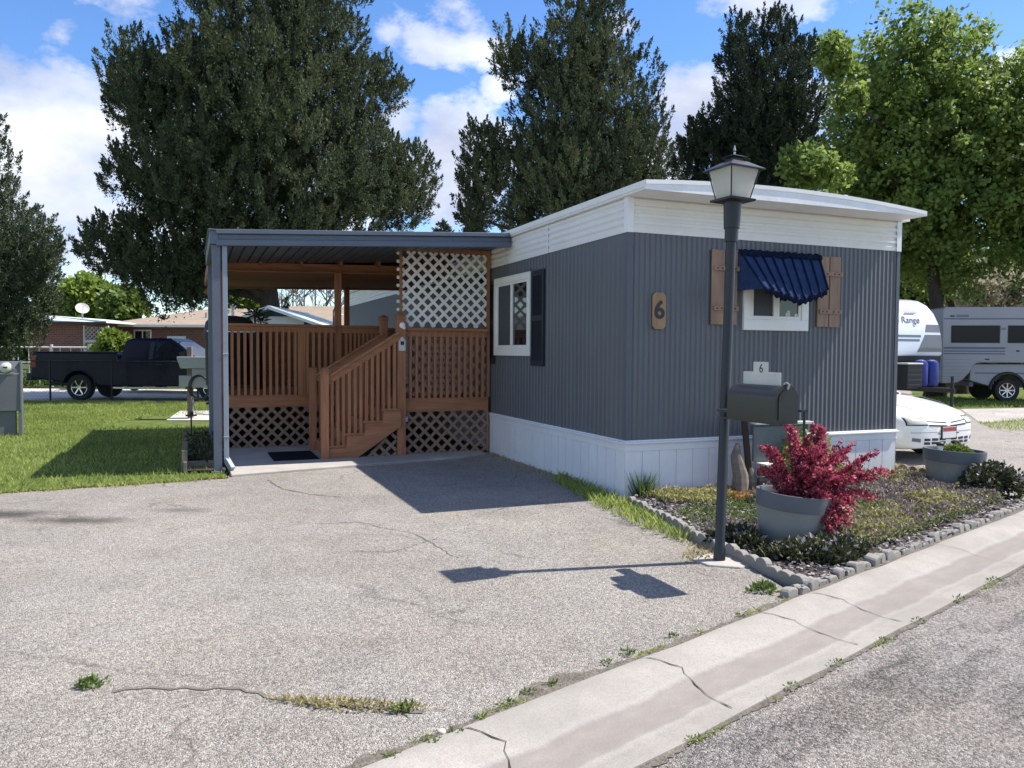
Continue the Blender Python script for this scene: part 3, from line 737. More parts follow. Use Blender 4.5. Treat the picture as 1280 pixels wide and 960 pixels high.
# ------------------------------------------------------------------ timber deck with stairs, pergola roof and lattice
dk = hthing('timber_deck', 'red brown stained timber deck with stairs, lattice panels and a pergola roof', 'deck', -1.9, 4.05)
DZ = .86
def clip(poly, d, c):                 # segment of the line d.x = c inside a convex polygon
    pts = []
    n = len(poly)
    for i in range(n):
        a = Vector(poly[i]); b = Vector(poly[(i+1) % n]); da = a.dot(d)-c; db = b.dot(d)-c
        if da*db < 0: pts.append(a+(b-a)*(da/(da-db)))
    return pts if len(pts) == 2 else None
def lattice(name, poly, v, mat, sp=.126, w=.045, th=.007, axis='u', label=None):
    m = MB(); r2 = math.sqrt(.5)
    for k, d in enumerate((Vector((r2, r2)), Vector((r2, -r2)))):
        cs = [Vector(p).dot(d) for p in poly]; c = math.floor(min(cs)/sp)*sp
        while c < max(cs):
            s = clip(poly, d, c); c += sp
            if not s or (s[0]-s[1]).length < .05: continue
            y = v+k*(th+.001)
            P = [(p.x, y, p.y) if axis == 'u' else (y, p.x, p.y) for p in s]
            m.bar(P[0], P[1], th, w, up=(d.x, 0, d.y) if axis == 'u' else (0, d.x, d.y))
    o = m.build(name, mat, dk)
    if label: o['label'] = label
    return o
# decks and joists
m = MB()
for i in range(36):
    v = 4.1+.139*i
    m.box((-1.44, v, DZ-.036), (-.06, v+.133, DZ))
    if v > 5.6: m.box((-3.8, v, DZ-.036), (-1.445, v+.133, DZ))
m.build('deck_board', 'deckx', dk)
m = MB(); m.box((-1.45, 4.04, .655), (-.06, 4.082, .86)); m.box((-3.82, 5.6, .66), (-1.45, 5.64, .852)); m.box((-3.84, 5.601, .66), (-3.8, 9.1, .85)); m.box((-1.5, 4.083, .655), (-1.452, 5.599, .85)); m.split('rim_joist', 'deckx', dk, bevel=.003)
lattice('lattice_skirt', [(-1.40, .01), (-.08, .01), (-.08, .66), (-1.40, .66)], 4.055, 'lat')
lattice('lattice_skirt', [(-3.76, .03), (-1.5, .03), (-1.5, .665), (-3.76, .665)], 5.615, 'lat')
lattice('lattice_screen', [(-1.41, 1.925), (-.085, 1.925), (-.085, 3.03), (-1.41, 3.03)], 4.075, 'wlat', sp=.120, w=.044, label='white diagonal lattice screen above the railing')
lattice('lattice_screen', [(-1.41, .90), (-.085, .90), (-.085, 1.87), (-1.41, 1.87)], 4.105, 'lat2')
m = MB()
m.box((-1.45, 4.045, 1.95), (-1.415, 4.10, 3.09)); m.box((-.085, 4.045, .86), (-.04, 4.10, 3.09)); m.box((-1.45, 4.04, 3.03), (-.04, 4.105, 3.09)); m.box((-.085, 4.05, .02), (-.055, 4.09, .655)); m.box((-3.81, 5.60, .02), (-3.765, 5.66, .66)); m.split('screen_frame', 'deck', dk, bevel=.003)
m = MB()
for i in range(9): m.lathe([(0, -.028), (.02, -.02), (.028, 0), (.02, .02), (0, .028)], 10, Matrix.Translation((-1.468, 4.075, 2.05+.118*i)))
m.build('screen_edge', 'wlat', dk, smooth=True)
# rails
def rail(a, b, z0, z1, sp=.0945, bw=.042, cap=True, name='baluster'):
    a = Vector(a); b = Vector(b); L = (b-a).length; n = int(L/sp); d = (b-a).normalized()
    first = None
    for i in range(n):
        p = a+d*(sp*(i+.5)+(L-n*sp)/2)
        if first is None:
            mm = MB(); mm.box((p.x-bw/2, p.y-bw/2, z0), (p.x+bw/2, p.y+bw/2, z1)); first = mm.build(name, 'deck', dk); p0 = p
        else:
            c = first.copy(); COL.objects.link(c); c.location = p-p0
    m = MB(); m.bar((a.x, a.y, z1+.02), (b.x, b.y, z1+.02), .10, .04); m.bar((a.x, a.y, z1-.045), (b.x, b.y, z1-.045), .028, .085)
    m.build('handrail', 'deckx', dk, bevel=.004)
rail((-1.37, 4.03, 0), (-.09, 4.03, 0), .845, 1.86)
rail((-3.78, 5.59, 0), (-2.12, 5.59, 0), .845, 1.93)
rail((-2.02, 5.62, 0), (-1.32, 5.62, 0), .845, 1.93, .07, .035)
m = MB(); m.bar((-3.96, 7.25, 2.775), (-.1, 7.25, 2.862), 3.2, .016); m.build('ceiling_board', 'deckx', dk)
m = MB(); m.box((-3.8, 9.02, .02), (-.08, 9.05, 2.035)); m.build('added_back_board', 'deckx', dk)  # added board, blocks light so the gaps between balusters stay dark
m = MB(); m.box((-3.86, 5.66, .02), (-3.845, 9.0, .66)); m.build('added_side_board', 'deck', dk)  # added board, shuts daylight out from under the deck
rail((-3.8, 5.8, 0), (-3.8, 8.7, 0), .87, 1.86, .13)
m = MB(); m.box((-2.72, 5.575, .845), (-2.60, 5.605, 1.93)); m.build('baluster', 'deck', dk)['label'] = 'wide flat baluster in the middle of the railing'
# posts and newels
def post(u, v, w, z0, z1, cap=True):
    m = MB(); m.box((u-w/2, v-w/2, z0), (u+w/2, v+w/2, z1))
    if cap:
        m.box((u-w/2-.012, v-w/2-.012, z1-.045), (u+w/2+.012, v+w/2+.012, z1-.02)); 
        m.lathe([(w/2+.012, z1), (w/2+.012, z1+.012), (.004, z1+.045)], 4, Matrix.Translation((u, v, 0)), sq=4)
    return m.build('newel_post' if cap else 'post', 'deck', dk, bevel=.004)
post(-1.455, 3.99, .125, .03, 2.07); post(-1.47, 5.02, .115, .03, 2.08)
post(-2.565, 3.9, .105, .03, 1.28); post(-2.575, 4.98, .10, .03, 1.27)
for u, v, z in ((-2.07, 5.68, 2.82), (-3.86, 5.75, 2.82), (-1.36, 8.75, 2.80), (-3.86, 8.75, 2.80)): post(u, v, .10, .03, z, False)
# stairs: four treads up to the deck, closed risers, cut stringers, sloping rails
nose = [(-1.47, .69), (-1.735, .52), (-2.0, .35), (-2.265, .18)]
for (u, z) in nose:
    m = MB(); m.box((u-.285, 3.91, z), (u+.0, 5.0, z+.032)); m.build('tread', 'deck', dk, bevel=.004)
m = MB()
for k, (u, z) in enumerate(nose): m.box((u-.002, 3.935, z+.034), (u+.016, 4.98, z+.168))
m.box((-2.532, 3.935, .036), (-2.515, 4.98, .178)); m.split('riser', 'deck', dk)
for v in (3.895, 4.985):
    m = MB(); poly = [(-2.52, .035)]
    for (u, z) in reversed(nose): poly += [(u-.255, z-.003), (u, z-.003)]
    poly += [(-1.47, .46), (-2.1, .035)]
    m.prism([(u, v, z) for u, z in poly], (0, .04, 0)); m.build('stringer', 'deckx', dk, fix=True)
def srail(v, w=1):
    a = Vector((-2.53, v, 1.12)); b = Vector((-1.50, v, 1.765))
    m = MB(); m.bar(a, b, .042, .10); m.bar(a+Vector((0, 0, .06)), b+Vector((0, 0, .06)), .10, .034); m.build('stair_handrail', 'deckx', dk, bevel=.004)
    for i in range(12):
        u = -2.46+.0815*i; zt = a.z+(b.z-a.z)*(u-a.x)/(b.x-a.x)-.03
        zb = .214
        for (nu, nz) in nose:
            if u > nu-.285: zb = nz+.033; break
        m = MB(); m.box((u-.021, v-.019, zb), (u+.021, v+.019, zt)); m.build('baluster', 'deck', dk)
srail(3.93); srail(4.97)
lattice('lattice_skirt', [(-2.02, .012), (-1.53, .012), (-1.53, .40)], 3.945, 'lat')
# pergola roof
m = MB(); m.bar((-3.98, 5.74, 2.84), (-.1, 5.74, 2.93), .045, .15); m.bar((-3.98, 8.8, 2.80), (-.1, 8.8, 2.89), .045, .15); m.bar((-3.98, 7.2, 2.82), (-.1, 7.2, 2.91), .045, .12); m.split('beam', 'deckx', dk, bevel=.003)
m = MB()
for i in range(7):
    u = -3.9+.62*i; z = 2.99+.0235*(u+3.98)-.06; m.bar((u, 5.5, z), (u, 9.1, z-.05), .04, .10)
    for vv in (6.3, 7.9): m.bar((u, vv, z-.07), (u+.28, vv, z-.065), .035, .035)
m.build('rafter', 'deck', dk, bevel=.003)
m = MB()
for i in range(26):
    v = 5.66+.137*i; m.bar((-3.99, v, 2.995-.013*(v-5.5)), (-.08, v, 3.085-.013*(v-5.5)), .13, .02)
m.build('roof_board', 'deckx', dk)
m = MB(); m.bar((-4.02, 7.4, 3.022), (-.1, 7.4, 3.112), 3.55, .008); m.build('roof_sheet', 'roofw', dk)
m = MB()
for v in (5.78, 8.8):
    m.bar((-3.86, v+.03, 2.3), (-3.86, v+.45, 2.78), .04, .09); m.bar((-4.03, v-.02, 2.62), (-3.87, v-.02, 2.80), .04, .08)
m.bar((-4.01, 5.5, 2.90), (-4.01, 9.1, 2.86), .04, .14); m.split('brace', 'deck', dk, bevel=.003)

# ------------------------------------------------------------------ small things on and by the deck
o = MB(); o.box((-3.26, 3.88, .036), (-2.64, 4.8, .05)); hsolo(o, 'door_mat', 'rugm', 'black door mat lying on the slab at the foot of the stairs', 'mat', -2.95, 4.3, .036, bevel=.006)
lb = hthing('lock_box', 'white house-shaped key box on the stair newel post', 'key box', -1.455, 3.92, 1.56)
m = MB(); m.prism([(-1.50, 3.905, 1.56), (-1.40, 3.905, 1.56), (-1.40, 3.905, 1.70), (-1.45, 3.905, 1.75), (-1.50, 3.905, 1.70)], (0, .022, 0)); m.build('body', 'tin', lb, bevel=.006, fix=True)
m = MB(); m.box((-1.475, 3.901, 1.645), (-1.425, 3.9045, 1.70)); m.build('keypad', 'trimb', lb); m = MB(); m.prism([(-1.51, 3.898, 1.70), (-1.45, 3.898, 1.765), (-1.39, 3.898, 1.70), (-1.45, 3.898, 1.752)], (0, .03, 0)); m.build('roof', 'vinyl', lb, fix=True)
m = MB(); m.lathe([(0, -.012), (.035, -.008), (.045, 0), (.02, .012), (0, .014)], 9, Matrix.Translation((-1.445, 3.922, 1.93)) @ Matrix.Rotation(R(90), 4, 'X')); m.lathe([(0, 0), (.025, .006), (0, .02)], 7, Matrix.Translation((-1.42, 3.918, 1.895)) @ Matrix.Rotation(R(90), 4, 'X'))
hsolo(m, 'shell_ornament', 'vinyl', 'tiny pale shell ornament fixed near the top of the newel post', 'ornament', -1.445, 3.925, 1.9)
pp = hthing('potted_palm', 'thin leggy potted plant standing behind the left deck railing', 'potted plant', -3.2, 7.4, DZ)
m = MB(); m.lathe([(.10, DZ), (.14, DZ+.9), (.15, DZ+.92), (.15, DZ+1.0), (.12, DZ+1.0)], 16, Matrix.Translation((-3.2, 7.4, 0))); m.build('plant_stand', 'trimb', pp, smooth=True)
m = MB(); C = []; Dd = []
for i in range(3):
    a = i*2.1; p0 = Vector((-3.2+.02*math.cos(a), 7.4+.02*math.sin(a), DZ+.98)); p1 = p0+Vector((.07*math.cos(a), .07*math.sin(a), .30+.07*i)); m.tube([p0, p1], .012, 6)
    for k in range(26):
        th = rng.uniform(0, 6.28); e = rng.uniform(-.5, .7); C.append(p1-Vector((0, 0, rng.uniform(0, .08)))); Dd.append((math.cos(th)*math.cos(e), math.sin(th)*math.cos(e), math.sin(e)))
m.build('stem', 'bark', pp); C = np.array(C); leafmesh('foliage', C-np.array([-3.2, 7.4, DZ]), np.array(Dd), rng.uniform(.16, .3, len(C)), .03, 'cedarleaf', rng.random(len(C)), pp)
ln = hthing('candle_lantern', 'small candle lantern standing on the deck rail beside the rear post', 'lantern', -1.55, 8.95, 2.035)
m = MB(); m.box((-1.62, 8.9, 2.035), (-1.48, 9.0, 2.055)); m.box((-1.60, 8.91, 2.355), (-1.50, 8.99, 2.375)); m.lathe([(.05, 2.375), (.015, 2.465), (.015, 2.555)], 8, Matrix.Translation((-1.55, 8.95, 0)))
for a, b in ((-1.6, 8.91), (-1.51, 8.91), (-1.6, 8.98), (-1.51, 8.98)): m.box((a, b, 2.055), (a+.01, b+.01, 2.355))
m.build('frame', 'black', ln); m = MB(); m.lathe([(.035, 2.055), (.035, 2.255)], 12, Matrix.Translation((-1.55, 8.95, 0))); m.build('candle', 'vinyl', ln)
gr = hthing('covered_grill', 'black covered barbecue grill behind the railing beside the carport post', 'grill', -3.45, 8.2, DZ)
m = MB(); rows = []
for z, a, b in ((DZ+.05, .42, .26), (DZ+.85, .43, .28), (DZ+.95, .46, .30), (DZ+1.2, .42, .27), (DZ+1.3, .34, .2), (DZ+1.33, .12, .06)):
    rows.append([(-3.62+a*math.copysign(abs(math.cos(t))**.5, math.cos(t)), 8.2+b*math.copysign(abs(math.sin(t))**.5, math.sin(t)), z) for t in [2*math.pi*k/24 for k in range(24)]])
m.grid(rows, True); m.build('cover', 'trimb', gr, smooth=True)
m = MB(); m.box((-4.02, 7.88, DZ+1.02), (-3.2, 7.91, DZ+1.05)); m.build('handle', 'chrome', gr)
# timber edged strip of dark plants left of the carport post
te = hthing('timber_edging', 'low grey timber edging along the lawn beside the carport post', 'edging', -4.38, 4.6)
m = MB(); m.box((-4.40, 3.25, -.05), (-4.36, 6.2, .16)); m.build('edging_board', 'oldwood', te, bevel=.004)
for v in (3.3, 4.3, 6.15):
    m = MB(); m.box((-4.42, v, -.05), (-4.35, v+.05, .30)); m.build('stake', 'oldwood', te, bevel=.004)
m = MB(); m.box((-4.35, 3.6, 0), (-3.95, 3.66, .12)); m.build('cross_board', 'oldwood', te, bevel=.004)
mb = MB(); mb.sheet([H(-4.36, 3.3), H(-3.9, 3.3), H(-3.9, 6.2), H(-4.36, 6.2)]); struct(mb, 'planting_strip', 'bed', (0, 0, .03))
n = 700; C = np.stack([rng.uniform(-.2, .2, n), rng.uniform(-1.1, 1.3, n), rng.uniform(0, .25, n)], 1)
o = leafmesh('low_shrub', C, rng.normal(size=(n, 3))+[0, 0, .8], .09, .035, 'darkplant', rng.random(n)*.8); o.location = H(-4.13, 4.7, .03); o.rotation_euler = (0, 0, YAW)
tag(o, 'low dark plants in the narrow strip beside the carport post', 'shrub')
st = hthing('garden_stake', 'thin black garden stake with a small flat top at the lawn edging', 'stake', -4.3, 5.6)
m = MB(); m.tube([(-4.3, 5.6, 0), (-4.3, 5.6, .55)], .012, 8); m.build('pole', 'black', st); m = MB(); m.box((-4.38, 5.55, .55), (-4.22, 5.65, .57)); m.tube([(-4.3, 5.6, .57), (-4.3, 5.6, .62)], .03, 8); m.build('cap', 'black', st)
# ------------------------------------------------------------------ lamp post and mailbox
def make_lamp(name, label, loc, group=None):
    t = thing(name, label, 'lamp post', loc, YAW, group)
    t.rotation_euler = (R(-.2), R(1.55), YAW)
    m = MB(); m.tube([(0, 0, -.05), (0, 0, .10), (0, 0, .115), (0, 0, 2.42)], [.044, .044, .037, .035], 20); m.lathe([(.048, 2.38), (.05, 2.475), (.058, 2.478), (.066, 2.67), (.05, 2.672)], 20); m.build('pole', 'lampb', t, smooth=True)
    m = MB(); m.lathe([(.078, 2.668), (.115, 2.675), (.118, 2.69), (.078, 2.70)], sq=4, M=Matrix.Rotation(R(3), 4, 'Z')); m.build('lantern_base', 'lampb', t)
    Mr = Matrix.Rotation(R(3), 4, 'Z')
    for k in range(4):
        Mk = Mr @ Matrix.Rotation(R(90*k), 4, 'Z'); m = MB()
        m.add([Mk @ Vector(p) for p in ((-.078, -.084, 2.70), (.078, -.084, 2.70), (.122, -.128, 2.905), (-.122, -.128, 2.905))], [(0, 1, 2, 3)])
        m.build('glass_pane', 'lglass', t, solid=.004)
    m = MB()
    for k in range(4):
        Mk = Mr @ Matrix.Rotation(R(90*k), 4, 'Z'); m.bar(Mk @ Vector((.084, -.088, 2.695)), Mk @ Vector((.131, -.133, 2.91)), .009, .009)
    m.split('lantern_frame', 'lampb', t)
    m = MB(); m.lathe([(.125, 2.903), (.160, 2.900), (.160, 2.908), (.11, 2.938), (.072, 2.962), (.046, 2.966), (.044, 2.992), (.072, 2.996), (.035, 3.012), (.006, 3.022)], sq=4, M=Mr); m.build('lantern_roof', 'lampb', t)
    m = MB(); m.lathe([(.006, 3.018), (.009, 3.035), (.004, 3.04), (.012, 3.05), (.006, 3.075), (0, 3.092)], 10); m.build('finial', 'steel', t, smooth=True)
    m = MB(); m.lathe([(.02, 2.70), (.022, 2.76), (.035, 2.80), (.038, 2.83), (.02, 2.865), (0, 2.868)], 14); m.build('bulb', 'vinyl', t, smooth=True)
    return t
pb = G(899, 702)
lamp = make_lamp('lamp_post', 'tall black lamp post with a square frosted lantern beside the driveway', pb)
m = MB(); m.prism([pb+Vector(q) for q in ((-.20, .03, -.05), (-.12, -.14, -.05), (.10, -.20, -.05), (.26, -.10, -.05), (.22, .10, -.05), (-.05, .18, -.05))], (0, 0, .065)); struct(m, 'lamp_footing', 'slab', bevel=.01, fix=True)
# no second post or lantern shadow is built beyond the right edge
mbx = hthing('mailbox', 'black arched mailbox on the lamp post with a pale number plate on top', 'mailbox', -.70, -2.97, 0)
z0, z1, hw = 1.10, 1.345, .088
def arch(v, s=1.0, dz=0):
    p = [(-.70-hw*s, v, z0-dz), ]
    for k in range(17):
        a = math.pi*(1-k/16); p.append((-.70+hw*s*math.cos(a), v, z1-hw+hw*s*math.sin(a)+dz*.3))
    p.append((-.70+hw*s, v, z0-dz)); return p
m = MB(); A = arch(-2.73); m.prism(A, (0, -.48, 0)); m.build('body', 'mail', mbx, smooth=True, fix=True)
m = MB(); m.prism(arch(-3.211, 1.07, .006), (0, -.018, 0)); m.prism(arch(-3.2295, .8, -.02), (0, -.006, 0)); m.build('door', 'mail', mbx, smooth=True, fix=True)
m = MB(); m.tube([(-.70, -3.235, z1-.02), (-.70, -3.25, z1+.01), (-.70, -3.22, z1+.02)], .008, 8); m.lathe([(0, 0), (.02, .004), (0, .018)], 10, Matrix.Translation((-.70, -3.215, z1+.006))); m.build('latch', 'steel', mbx, smooth=True)
m = MB(); m.box((-.703, -3.17, z1-.005), (-.697, -2.79, z1+.085)); m.build('number_bracket', 'tin', mbx, bevel=.002)
m = MB(); m.box((-.7055, -3.05, z1+.06), (-.7035, -2.90, z1+.155)); np_ = m.build('number_plate', 'tin', mbx)
lettering('number', '6', .085, 'black', mbx, (-.7062+.70, -2.98+2.97, z1+.108), (R(90), 0, R(-90)), .0006)
m = MB(); m.box((-.745, -2.729, 1.13), (-.655, -2.55, 1.15)); m.box((-.73, -3.18, 1.082), (-.67, -2.56, 1.099)); m.split('arm', 'mail', mbx, bevel=.003)
m = MB(); m.box((-.606, -3.0, 1.2), (-.602, -2.975, 1.31)); m.box((-.606, -3.0, 1.27), (-.602, -2.91, 1.315)); m.build('flag', 'mail', mbx)

# ------------------------------------------------------------------ flower bed
def edgestone(u, v, rz, w=.155, h=.12, th=.06, mat='stone', seed=0):
    r = random.Random(seed); m = MB(); pts = []
    for k in range(9):
        a = math.pi*k/8; pts.append((w/2*math.cos(a)*-1, -th/2, h*.55+h*.45*math.sin(a)+r.uniform(-.004, .004)))
    m.prism([(w/2-.002, -th/2, -.06)]+list(reversed(pts))+[(-w/2+.002, -th/2, -.06)], (0, th, 0))
    return m
lp = [(-.16, -.36), (-.30, -1.25), (-.46, -2.0), (-.52, -2.65), (-.58, -3.28)]
def along(pts, step):
    out = []; acc = 0
    for (a, b) in zip(pts, pts[1:]):
        a = Vector(a); b = Vector(b); L = (b-a).length; t = (step/2 if not out and acc == 0 else step-acc)
        while t <= L: out.append((a+(b-a)*(t/L), math.atan2(b.y-a.y, b.x-a.x))); t += step
        acc = L-(t-step)
    return out
GRPA = 'pale scalloped edging stones on the driveway side of the flower bed'
for k, (p, a) in enumerate(along(lp, .136)):
    o = solo(edgestone(0, 0, 0, .14, .085+.02*random.random(), .055, seed=k), 'edging_stone', 'stone', 'pale scalloped edging stone in the row between driveway and flower bed', 'edging stone', H(p.x, p.y, random.uniform(-.012, .004)), YAW+a+random.uniform(-.09, .09), GRPA, bevel=.006, fix=True)
    o.rotation_euler.x = random.uniform(-.12, .08)
GRPB = 'low grey edging stones along the gutter side of the flower bed'
for k in range(39):
    q = K(.47+.128*k, -.055-(.03*max(0, k-30)/8)); a = math.atan2(KS.y, KS.x)-YAW; p = q
    mm = edgestone(0, 0, 0, .10+.03*random.random(), .05+.035*random.random(), .06+.03*random.random(), seed=100+k)
    o = solo(mm, 'edging_stone', 'stone', 'low grey edging stone in the row between gutter and flower bed', 'edging stone', (p.x, p.y, random.uniform(-.02, .0)), YAW+a+random.uniform(-.1, .1), GRPB, bevel=.010, fix=True)
    o.rotation_euler.x = random.uniform(-.2, .15)
bp = [(3.72, .20), (3.95, -.25), (4.10, -.75)]
for k, (p, a) in enumerate(along([(3.95, .32), (4.0, -.1), (3.98, -.8)], .15)):
    solo(edgestone(0, 0, 0, .15, .17, .06, seed=200+k), 'edging_stone', 'brownst', 'brown scalloped edging stone behind the grey barrel planter by the house corner', 'edging stone', H(p.x, p.y, 0), YAW+a+random.uniform(-.05, .05), 'brown scalloped edging stones by the house corner', bevel=.006, fix=True)
# slate chip mulch
bxy = [p.xy for p in bed_poly]
P = scatter([(p.x, p.y) for p in bed_poly], 16000); n = len(P)
C = np.concatenate([P, rng.uniform(.035, .062, (n, 1))], 1); Dd = rng.normal(size=(n, 3)); Dd[:, 2] *= .25
N_ = rng.normal(size=(n, 3))*.45+[0, 0, 1]
o = leafmesh('slate_chips', C, Dd, rng.uniform(.018, .055, n), rng.uniform(.015, .04, n), 'chips', rng.random(n)**1.6, None, N_); tag(o, None, None, None, 'stuff')
# ground cover: patches with their own plants
def cover(name, poly_uv, n, h, ll, ww, mat, tone=lambda k: rng.random(k), z=.04, mound=True):
    P = scatter(poly_uv, n); n = len(P)
    a = np.array(poly_uv); c = a.mean(0)
    hum = .5+.5*np.sin(P[:, 0]*9+1.3)*np.sin(P[:, 1]*8)
    hh = h*(.45+.55*hum)
    # colour varies by clump: each small plant has its own tone
    cl = rng.random(400); key = (np.floor(P[:, 0]*7).astype(int)*31+np.floor(P[:, 1]*7).astype(int)*17) % 400
    C3 = np.stack([HOME.x+UX.x*P[:, 0]+VX.x*P[:, 1], HOME.y+UX.y*P[:, 0]+VX.y*P[:, 1], z+hh*rng.random(n)], 1)
    Dd = rng.normal(size=(n, 3)); Dd[:, 2] = np.abs(Dd[:, 2])*1.2
    o = leafmesh(name, C3, Dd, rng.uniform(.6, 1.3, n)*ll, ww, mat, .6*tone(n)+.4*cl[key], None, None)
    return tag(o, None, None, None, 'stuff')
cover('ground_cover', [(.55, -2.62), (1.05, -2.52), (2.0, -2.2), (2.2, -1.6), (1.6, -1.2), (.95, -1.5), (.6, -2.0)], 20000, .12, .034, .018, 'sedum')
cover('ground_cover', [(1.4, -2.4), (3.3, -1.8), (3.4, -1.1), (2.9, -.7), (1.5, -.5), (.9, -.9), (1.2, -1.4), (1.9, -1.8)], 24000, .14, .038, .022, 'ajuga')
cover('ground_cover', [(2.1, -2.1), (2.9, -1.85), (2.85, -1.5), (2.3, -1.5)], 3600, .17, .045, .024, 'sedum')
cover('ground_cover', [(.1, -.2), (.95, -.2), (1.0, -.62), (.5, -.85), (.15, -.55)], 4200, .10, .036, .018, 'sedum')
cover('ground_cover', [(.75, -.3), (1.35, -.25), (1.3, -.75), (.85, -.8)], 2600, .08, .034, .016, 'sedumr')
fill = [(-.3, -2.9), (.4, -2.8), (1.2, -2.55), (2.3, -2.2), (3.5, -1.75), (3.9, -1.2), (3.8, -.2), (2.2, -.15), (1.0, -.9), (.75, -1.6), (.5, -2.3), (-.1, -2.6)]
cover('ground_cover', fill, 24000, .12, .034, .018, 'bushleaf'); cover('ground_cover', fill, 24000, .15, .034, .02, 'ajuga'); cover('ground_cover', fill, 20000, .14, .032, .016, 'sedum')
cover('ground_cover', [(-.2, -1.2), (.9, -.3), (1.2, -.9), (.6, -1.7), (-.2, -2.2)], 3200, .07, .034, .018, 'bushleaf')
cover('ground_cover', [(3.1, -.9), (3.9, -.9), (3.9, .1), (3.0, .1), (2.6, -.3)], 4500, .10, .042, .022, 'sedum')
cover('ground_cover', [(-.25, -1.7), (.2, -1.4), (.3, -2.1), (-.3, -2.3)], 1300, .06, .034, .018, 'ajuga')
def mound(name, label, u, v, rx, ry, h, n, ll, ww, mat, cat='plant', group=None, z=.03, lean=(0, 0)):
    t = rng.uniform(0, 2*np.pi, n); q = np.sqrt(rng.random(n)); e = rng.random(n)
    s = np.sqrt(np.clip(1-(q)**2, 0, 1))
    wob = 1+.22*np.sin(3*t+u)+.13*np.sin(7*t)
    C3 = np.stack([rx*q*np.cos(t)*wob, ry*q*np.sin(t)*wob, h*(s*(.75+.3*rng.random(n)))*(.25+.75*e**.5)], 1)
    Dd = rng.normal(size=(n, 3))*.8+np.stack([np.cos(t)*q, np.sin(t)*q, .7*np.ones(n)], 1)
    o = leafmesh(name, C3, Dd, rng.uniform(.6, 1.3, n)*ll, ww, mat, rng.random(n), None)
    o.location = H(u, v, z); o.rotation_euler = (0, 0, YAW); return tag(o, label, cat, group)
mound('purple_shrub', 'dark leafy plant with tiny mauve flowers in the corner of the bed', .06, -2.74, .46, .20, .13, 3400, .055, .032, 'darkplant')
mound('purple_shrub', 'dark bushy plant with pale flower heads in front of the right barrel planter', 3.72, -1.42, .34, .30, .36, 3000, .055, .032, 'darkplant')
mound('green_plant', 'low green clump beside the foot of the lamp post', -.25, -2.2, .2, .25, .13, 1300, .05, .025, 'darkplant')
mound('weed', 'small weed growing where the edging meets the gutter', -.85, -3.22, .09, .06, .05, 160, .035, .02, 'bushleaf', 'weed', z=0)
mound('yellow_green_shrub', 'yellow green shrub behind the red barberry against the skirting', 1.95, -.55, .42, .3, .72, 2400, .05, .028, 'brightleaf', 'shrub')
def tuft(name, label, pos, n, h, mat='grass', cat='weed', spread=.05, group=None):
    t = rng.uniform(0, 6.283, n); C3 = np.stack([rng.normal(0, spread, n), rng.normal(0, spread, n), np.zeros(n)], 1)
    Dd = np.stack([np.cos(t)*.45, np.sin(t)*.45, np.ones(n)], 1)+rng.normal(0, .15, (n, 3))
    o = leafmesh(name, C3, Dd, rng.uniform(.5, 1.1, n)*h, .012, mat, rng.random(n), None, kite=.3); o.location = pos
    return tag(o, label, cat, group)
ep = [Vector((-14, 3.95, 0)), Vector((-9, 6.6, 0)), Vector((-5.5, 8.42, 0)), Vector((-3.46, 9.5, 0))]
C_ = []; hh_ = []
for a_, b_ in zip(ep, ep[1:]):
    n_ = int((b_-a_).length*420)
    for q_ in range(n_):
        p_ = a_.lerp(b_, rng.random()); w_ = .07+.06*math.sin(p_.x*3.1)*math.sin(p_.x*7.7+1); nn_ = Vector((b_.y-a_.y, -(b_.x-a_.x), 0)).normalized()
        C_.append(tuple(p_+nn_*(w_*abs(rng.normal(0, .6))-.03))); hh_.append(rng.uniform(.02, .075))
C_ = np.array(C_); t_ = rng.uniform(0, 6.283, len(C_))
o = leafmesh('grass', C_, np.stack([np.cos(t_)*.8, np.sin(t_)*.8, np.ones(len(C_))], 1), np.array(hh_), .012, 'grass', rng.random(len(C_)), None, kite=.3); tag(o, None, None, None, 'stuff')
n_ = len(C_)//4; o = leafmesh('grass', C_[::4]+rng.normal(0, .05, (len(C_[::4]), 3))*[1, 1, 0], np.stack([np.cos(t_)*1.5, np.sin(t_)*1.5, np.ones(len(C_))], 1)[::4], .05, .012, 'drygrass', rng.random(len(C_[::4])), None, kite=.3); tag(o, None, None, None, 'stuff')
tuft('grass_tuft', 'dark grass tuft against the white corner skirting', H(.16, -.12, 0), 120, .34, 'bushleaf', 'grass tuft', .05)
GW = 'weeds in the joint between driveway and gutter'
for k, (x, y) in enumerate(((632, 882), (662, 868), (600, 900), (690, 858), (760, 830), (785, 818), (842, 797), (570, 918), (540, 930), (490, 948), (925, 772))):
    w = G(x, y); o = mound('weed', 'small green weed in the joint between driveway and gutter', 0, 0, .035, .028, .022, 34, .024, .010, 'bushleaf', 'weed', GW); o.location = w; o.scale = (.75+.4*random.random(),)*3
Cg = []
for i in range(1500):
    t = rng.uniform(-5, .4); 
    if math.sin(t*5.3)+math.sin(t*13.1+2) > .55: Cg.append(tuple(K(t, -abs(rng.normal(0, .025)), .008)))
for i in range(1500):
    t = rng.uniform(-3, 5)
    if math.sin(t*4.1+1)+math.sin(t*11.7) > .7: Cg.append(tuple(K(t, .675+abs(rng.normal(0, .018)), -.008)))
Cg = np.array(Cg); ng = len(Cg); tg = rng.uniform(0, 6.283, ng)
o = leafmesh('grass', Cg, np.stack([np.cos(tg), np.sin(tg), np.full(ng, .8)], 1), rng.uniform(.01, .034, ng), .006, 'grass', rng.random(ng), None, kite=.3); tag(o, None, None, None, 'stuff')
